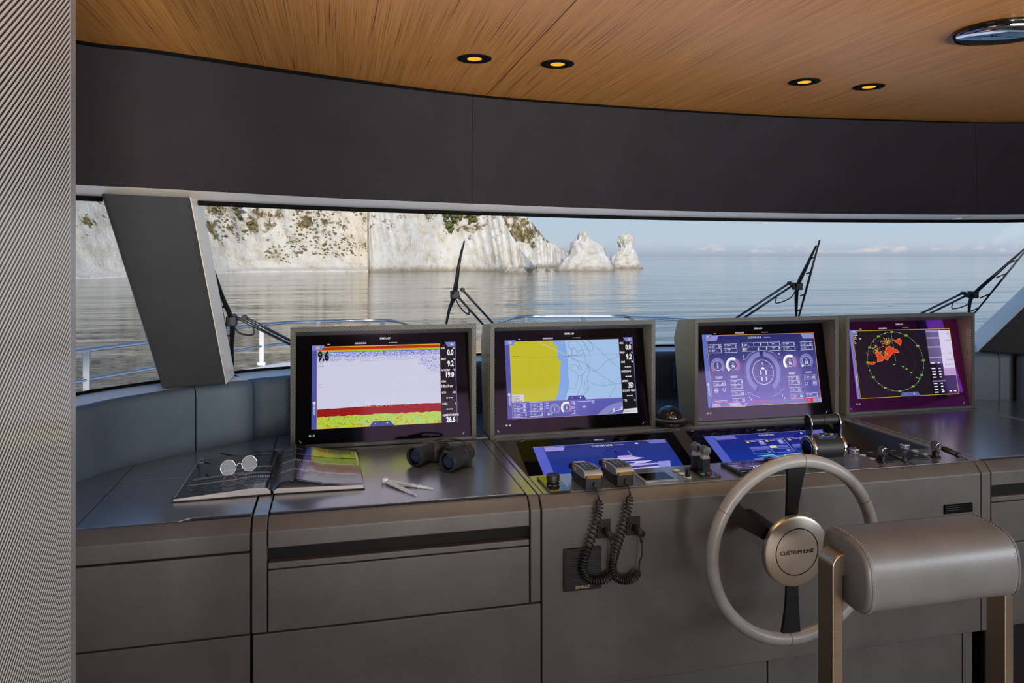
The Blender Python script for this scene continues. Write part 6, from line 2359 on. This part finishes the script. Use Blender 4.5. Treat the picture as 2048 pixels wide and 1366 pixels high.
for sd, E0, E1, nm in ((-1, Lf, Lb, 'cover'), (1, Rf, Rb, 'cover')):
    a, b, c_, d = Sf, E0 + (E0 - Sf) * 0.006, E1 + (E1 - Sb) * 0.006, Sb
    q = [a, b, c_, d] if sd > 0 else [b, a, d, c_]
    MB().prism([p + Vector((0, 0, 0.0004)) for p in q], (0, 0, 0.0028)).build(nm, M['page_black'], t, 0.0008)
    # page block: stacked edges under the top sheet
    ns_ = 24
    lowp = [0.0034] * (ns_ + 1)
    mb = MB()
    bl = [0.0034, 0.0034]
    for f in (0.006, 0.994):
        rowa = []
        rowb = []
        for i in range(ns_ + 1):
            s_ = 0.015 + 0.97 * i / ns_
            tp = page_point(sd, s_, f)
            hh = tp.z - ZD
            blk = hh if sd < 0 else min(hh, 0.017 - 0.004 * s_)
            base_ = Vector((tp.x, tp.y, ZD + 0.0034))
            rowa.append(base_)
            rowb.append(Vector((tp.x, tp.y, ZD + max(blk - 0.0006, 0.004))))
        mb.grid([rowa, rowb] if (f < 0.5) == (sd > 0) else [rowb, rowa])
    e0, e1 = page_point(sd, 0.985, 0.006), page_point(sd, 0.985, 0.994)
    mb.add([Vector((e0.x, e0.y, ZD + 0.0034)), Vector((e1.x, e1.y, ZD + 0.0034)), e1, e0], [(0, 1, 2, 3) if sd > 0 else (3, 2, 1, 0)])
    if sd > 0:
        rows_ = []
        for i in range(ns_ + 1):
            s_ = 0.015 + 0.97 * i / ns_
            row = []
            for f in (0.006, 0.994):
                tp = page_point(sd, s_, f)
                row.append(Vector((tp.x, tp.y, ZD + min(tp.z - ZD, 0.017 - 0.004 * s_) - 0.0006)))
            rows_.append(row)
        mb.grid(rows_)
    mb.build('page_block', M['paper'], t)
    rows_ = [[page_point(sd, 0.985 * i / 30, 0.006 + 0.988 * j / 8) for j in range(9)] for i in range(31)]
    mb = MB().grid(rows_, flip=sd < 0)
    mb.build('page', M['page_black'], t)
# print on the pages: x 0 spine -> 1 fore edge, y 0 back -> 1 front
gp, gd, wp = pmat('page_grey_print', (0.24, 0.25, 0.28), 0.2, coat=0.6), pmat('page_dark_grey_print', (0.09, 0.09, 0.1), 0.2, coat=0.6), pmat('page_white_print', (0.62, 0.62, 0.64), 0.3, coat=0.3)
gn, yl, bl_ = pmat('page_green_print', (0.13, 0.2, 0.03), 0.2, coat=0.6), pmat('page_yellow_print', (0.3, 0.27, 0.05), 0.2, coat=0.6), pmat('page_blue_print', (0.02, 0.04, 0.2), 0.2, coat=0.6)
for sd in (-1, 1):
    cv = Canvas(lambda x, y, l, sd=sd: page_point(sd, min(max(x, 0.0), 0.985), 0.994 - 0.988 * y, 0.0004 + l * 0.0003))

    def strip(x0, x1, y0, y1, m, n=10):
        for i in range(n):
            a, b = x0 + (x1 - x0) * i / n, x0 + (x1 - x0) * (i + 1) / n
            if sd < 0:
                cv.poly([(b, y0), (a, y0), (a, y1), (b, y1)], m, i == 0)
            else:
                cv.poly([(a, y0), (b, y0), (b, y1), (a, y1)], m, i == 0)
    if sd > 0:
        strip(0.62, 0.97, 0.03, 0.3, gn, 5)
        strip(0.4, 0.62, 0.03, 0.3, yl, 5)
        strip(0.33, 0.4, 0.02, 0.3, bl_, 3)
        for i in range(9):
            strip(0.6, 0.82, 0.09 + i * 0.022, 0.098 + i * 0.022, gp, 2)
        strip(0.02, 0.98, 0.5, 0.98, gd, 16)
        rowsy = ((0.14, 0.16, 0.03, 0.3), (0.3, 0.32, 0.03, 0.5))
        drows = (0.46, 0.72)
        strip(0.955, 0.97, 0.12, 0.9, wp, 1)
        strip(0.9, 0.97, 0.1, 0.14, wp, 1)
    else:
        rowsy = ((0.1, 0.125, 0.1, 0.4), (0.2, 0.21, 0.1, 0.5), (0.3, 0.31, 0.1, 0.6), (0.86, 0.87, 0.1, 0.9), (0.56, 0.62, 0.35, 0.9), (0.62, 0.66, 0.05, 0.4))
        drows = (0.46, 0.72)
        strip(0.93, 0.985, 0.0, 0.02, wp, 1)
        strip(0.975, 0.985, 0.02, 0.98, wp, 1)
        strip(0.88, 0.96, 0.1, 0.14, wp, 1)
    for y0, y1, x0, x1 in rowsy:
        strip(x0, x1, y0, y1, gp, 10)
    for y in drows:
        xa, xb = (0.05, 0.92) if not (sd < 0 and y < 0.5) else (0.05, 0.6)
        n = 46
        for i in range(n):
            a = xa + (xb - xa) * i / n
            strip(a, a + (xb - xa) / n * 0.6, y, y + 0.035, wp, 1)
        strip(xa, xb, y + 0.06, y + 0.066, gp, 14)
        strip(xa, xb, y + 0.1, y + 0.106, gp, 14)
    cv.build('page_print', t)

# reading glasses on the left page
l1, l2 = P(456.5, 935.5, z=ZD + 0.038), P(492, 922.3, z=ZD + 0.04)
t = thing('eyeglasses', 'thin rimmed round eyeglasses resting on the left page of the book', 'glasses', (l1 + l2) / 2 - Vector((0, 0, 0.02)))
nrm = Vector((0.18, -0.968, 0.164)).normalized()
across = Vector((0.968, 0.18, 0)).normalized()
upv = nrm.cross(across).normalized()
R1 = 0.021
l2 = l1 + across * 0.058 + Vector((0, 0.0, 0.006))
M['rim_metal'] = pmat('pale_gold_rim', (0.7, 0.66, 0.62), 0.2, 1.0)
for c_ in (l1, l2):
    ring_ = [c_ + across * R1 * math.cos(a) + upv * R1 * 1.05 * math.sin(a) for a in [2 * PI * i / 32 for i in range(33)]]
    MB().tube(ring_, 0.0011, 6).build('rim', M['rim_metal'], t)
    MB().add(ring_[:-1], [list(range(32))]).build('lens', M['lens_glass'], t)
MB().tube(catmull([l1 + across * R1, (l1 + l2) / 2 + upv * 0.006, l2 - across * R1], 10), 0.001, 6).build('bridge', M['rim_metal'], t)
for c_, sg, tip in ((l1, -1, P(410, 924.5, z=ZD + 0.03)), (l2, 1, P(441.6, 906.5, z=ZD + 0.03))):
    hp = c_ + across * R1 * sg + upv * 0.006
    hb = hp + across * 0.004 * sg - nrm * 0.004
    if sg > 0:
        tip = l1 - across * 0.0 - nrm * 0.11 + upv * 0.03
        tip = P(441.6, 907, y=tip.y)
        tip.z = max(tip.z, ZD + 0.03)
    MB().tube([hp, hb, hb * 0.45 + tip * 0.55], 0.0011, 6).build('temple', M['rim_metal'], t)
    m1_ = hb * 0.45 + tip * 0.55
    MB().tube([m1_, m1_ * 0.4 + tip * 0.6, tip], [0.0012, 0.0022, 0.0024], 8).build('temple_tip', M['black_plastic'], t)

# ------------------------------------------------------------------ steering wheel
WX, WY, WZ, WR = 1.155, 1.70, CAMZ - 0.757, 0.2335
t = thing('steering_wheel', 'large leather rimmed steering wheel with a champagne metal hub', 'steering wheel', (WX, WY, WZ))
tlt = -0.05


def wp_(r, deg, d=0.0):
    a = math.radians(deg)
    return Vector((WX + r * math.cos(a), WY + r * math.sin(a) * math.sin(tlt) + d * math.cos(tlt), WZ + r * math.sin(a) * math.cos(tlt) - d * math.sin(tlt)))


rim = [wp_(WR, 360 * i / 96) for i in range(97)]
mb = MB()
rows_ = []
axv = (wp_(0, 0, 1) - wp_(0, 0, 0)).normalized()
for i in range(97):
    c_ = rim[i]
    e1 = (c_ - Vector((WX, WY, WZ))).normalized()
    rows_.append([c_ + e1 * 0.0165 * math.cos(2 * PI * j / 16) + axv * 0.0165 * math.sin(2 * PI * j / 16) for j in range(17)])
mb.grid(rows_).build('rim', M['leather_wheel'], t)
for deg in (86, 150, 268, 30):
    c_ = wp_(WR, deg)
    e1 = (c_ - Vector((WX, WY, WZ))).normalized()
    pts = [c_ + e1 * 0.0167 * math.cos(2 * PI * j / 20) + axv * 0.0167 * math.sin(2 * PI * j / 20) for j in range(21)]
    MB().tube(pts, 0.0007, 5).build('seam', M['leather'], t)
for deg in (90, 147, 269, 327):
    n_ = 8
    L_, R_s = [], []
    for i in range(n_ + 1):
        f = i / n_
        r = 0.07 + (WR - 0.078) * f
        w_ = 0.016 + 0.012 * f ** 2
        d = 0.012 - 0.012 * f
        a = math.radians(deg)
        tx = Vector((-math.sin(a), 0, math.cos(a)))
        L_.append((wp_(r, deg + (1 - f) * 3, d - 0.004), tx * w_))
    mb = MB()
    ax2 = axv * 0.009
    rows_ = [[c_ - tx, c_ + tx, c_ + tx + ax2, c_ - tx + ax2, c_ - tx] for c_, tx in L_]
    mb.grid(rows_, smooth=False).build('spoke', M['spoke'], t)
hubc = wp_(0, 0, -0.012)
MB().lathe(hubc, axv, [(0.0005, 0), (0.086, 0), (0.0915, 0.003), (0.0935, 0.008), (0.0935, 0.014)], 56, cap=False).build('hub_disc', M['hub'], t, sharp=0.6)
MB().lathe(hubc - axv * 0.0003, axv, [(0.0595, 0), (0.062, 0)], 56, cap=False).build('hub_groove', M['black'], t)
MB().lathe(hubc + axv * 0.012, axv, [(0.088, 0), (0.05, 0.014), (0.026, 0.03), (0.024, YF - WY - 0.014)], 40).build('column', M['spoke'], t, sharp=0.6)
cv = Canvas(lambda x, y, l: hubc + Vector((x * 0.001, 0, -y * 0.001)) - axv * (0.0004 + l * 0.0003))
for dx_ in (-0.35, 0.0, 0.35):
    cv.text('CUSTOM LINE', dx_, 4.8, 9.8, M['black'], 'c', 0.0, 1.1)
cv.build('hub_lettering', t)

# ------------------------------------------------------------------ helm seat backrest
t = thing('helm_seat_back', 'taupe leather bolster backrest on two brushed metal posts, lower right foreground', 'seat', (1.22, 1.36, 0))
prof = [(1.39, 1.02), (1.345, 1.019), (1.312, 1.012), (1.29, 0.999), (1.278, 0.98), (1.273, 0.955), (1.272, 0.925), (1.277, 0.9), (1.289, 0.884), (1.308, 0.877), (1.334, 0.879), (1.372, 0.884), (1.408, 0.896), (1.422, 0.925), (1.421, 0.965), (1.414, 0.998), (1.405, 1.014)]
cxp = (sum(p[0] for p in prof) / len(prof), sum(p[1] for p in prof) / len(prof))
rows_ = []
X0, X1 = 1.03, 1.408
for x, k_ in ((X0, 0.0), (X0, 0.9), (X0 + 0.003, 0.97), (X0 + 0.009, 1.0), (X0 + 0.02, 1.0), (1.15, 1.0), (1.3, 1.0), (X1 - 0.02, 1.0), (X1 - 0.009, 1.0), (X1 - 0.003, 0.97), (X1, 0.9), (X1, 0.0)):
    row = [Vector((x, cxp[0] + (y - cxp[0]) * k_, cxp[1] + (z - cxp[1]) * k_)) for y, z in catmull2(prof)]
    rows_.append(row + [row[0]])
MB().grid(rows_, flip=True).build('bolster', M['leather_seat'], t)
for x, s_ in ((X0 + 0.0105, 1), (X1 - 0.0105, -1)):
    ring_ = [Vector((x, cxp[0] + (y - cxp[0]) * 1.003, cxp[1] + (z - cxp[1]) * 1.003)) for y, z in catmull2(prof)]
    MB().tube(ring_ + [ring_[0]], 0.0011, 5).build('piping', M['leather_seat'], t)
    mb = MB()
    ring_ = [Vector((x + 0.006 * s_, cxp[0] + (y - cxp[0]) * 1.001, cxp[1] + (z - cxp[1]) * 1.001)) for y, z in catmull2(prof)]
    pth = catmull(ring_ + [ring_[0]], 150)
    for a, b in zip(pth[::2], pth[1::2]):
        mb.tube([a, b], 0.0007, 4)
    o = mb.build('stitching', M['stitch'], t)
    o['kind'] = 'stuff'
for xa, xb, s_ in ((1.0, 1.026, 1), (1.434, 1.459, -1)):
    xi, xo = (xb, xa) if s_ > 0 else (xa, xb)
    # flat bar: rises, then bends over a radius into the end of the bolster
    outer, inner = [], []
    rr_ = 0.03
    zc_ = 0.955
    th_ = xb - xa
    for i in range(9):
        a = PI / 2 * i / 8
        cxx = xi + s_ * 0.004
        outer.append((cxx - s_ * (th_ + 0.004) * math.cos(a), zc_ + (th_ + 0.004) * math.sin(a)))
    poly = [(xo, 0.0)] + outer + [(xi + s_ * 0.03, zc_ + th_ + 0.004), (xi + s_ * 0.03, zc_ - 0.01), (xi, zc_ - 0.018), (xi, 0.0)]
    if s_ > 0:
        poly = poly[::-1]
    MB().prism([(x, 1.341, z) for x, z in poly][::-1], (0, 0.049, 0)).build('post', M['steel'], t, 0.003, 3)
    rbox('foot', (xa - 0.03, 1.30, 0.0), (xb + 0.03, 1.43, 0.012), M['steel'], t, 0.003)
rbox('cross_bar', (1.026, 1.345, 0.2), (1.434, 1.385, 0.25), M['steel'], t, 0.003)
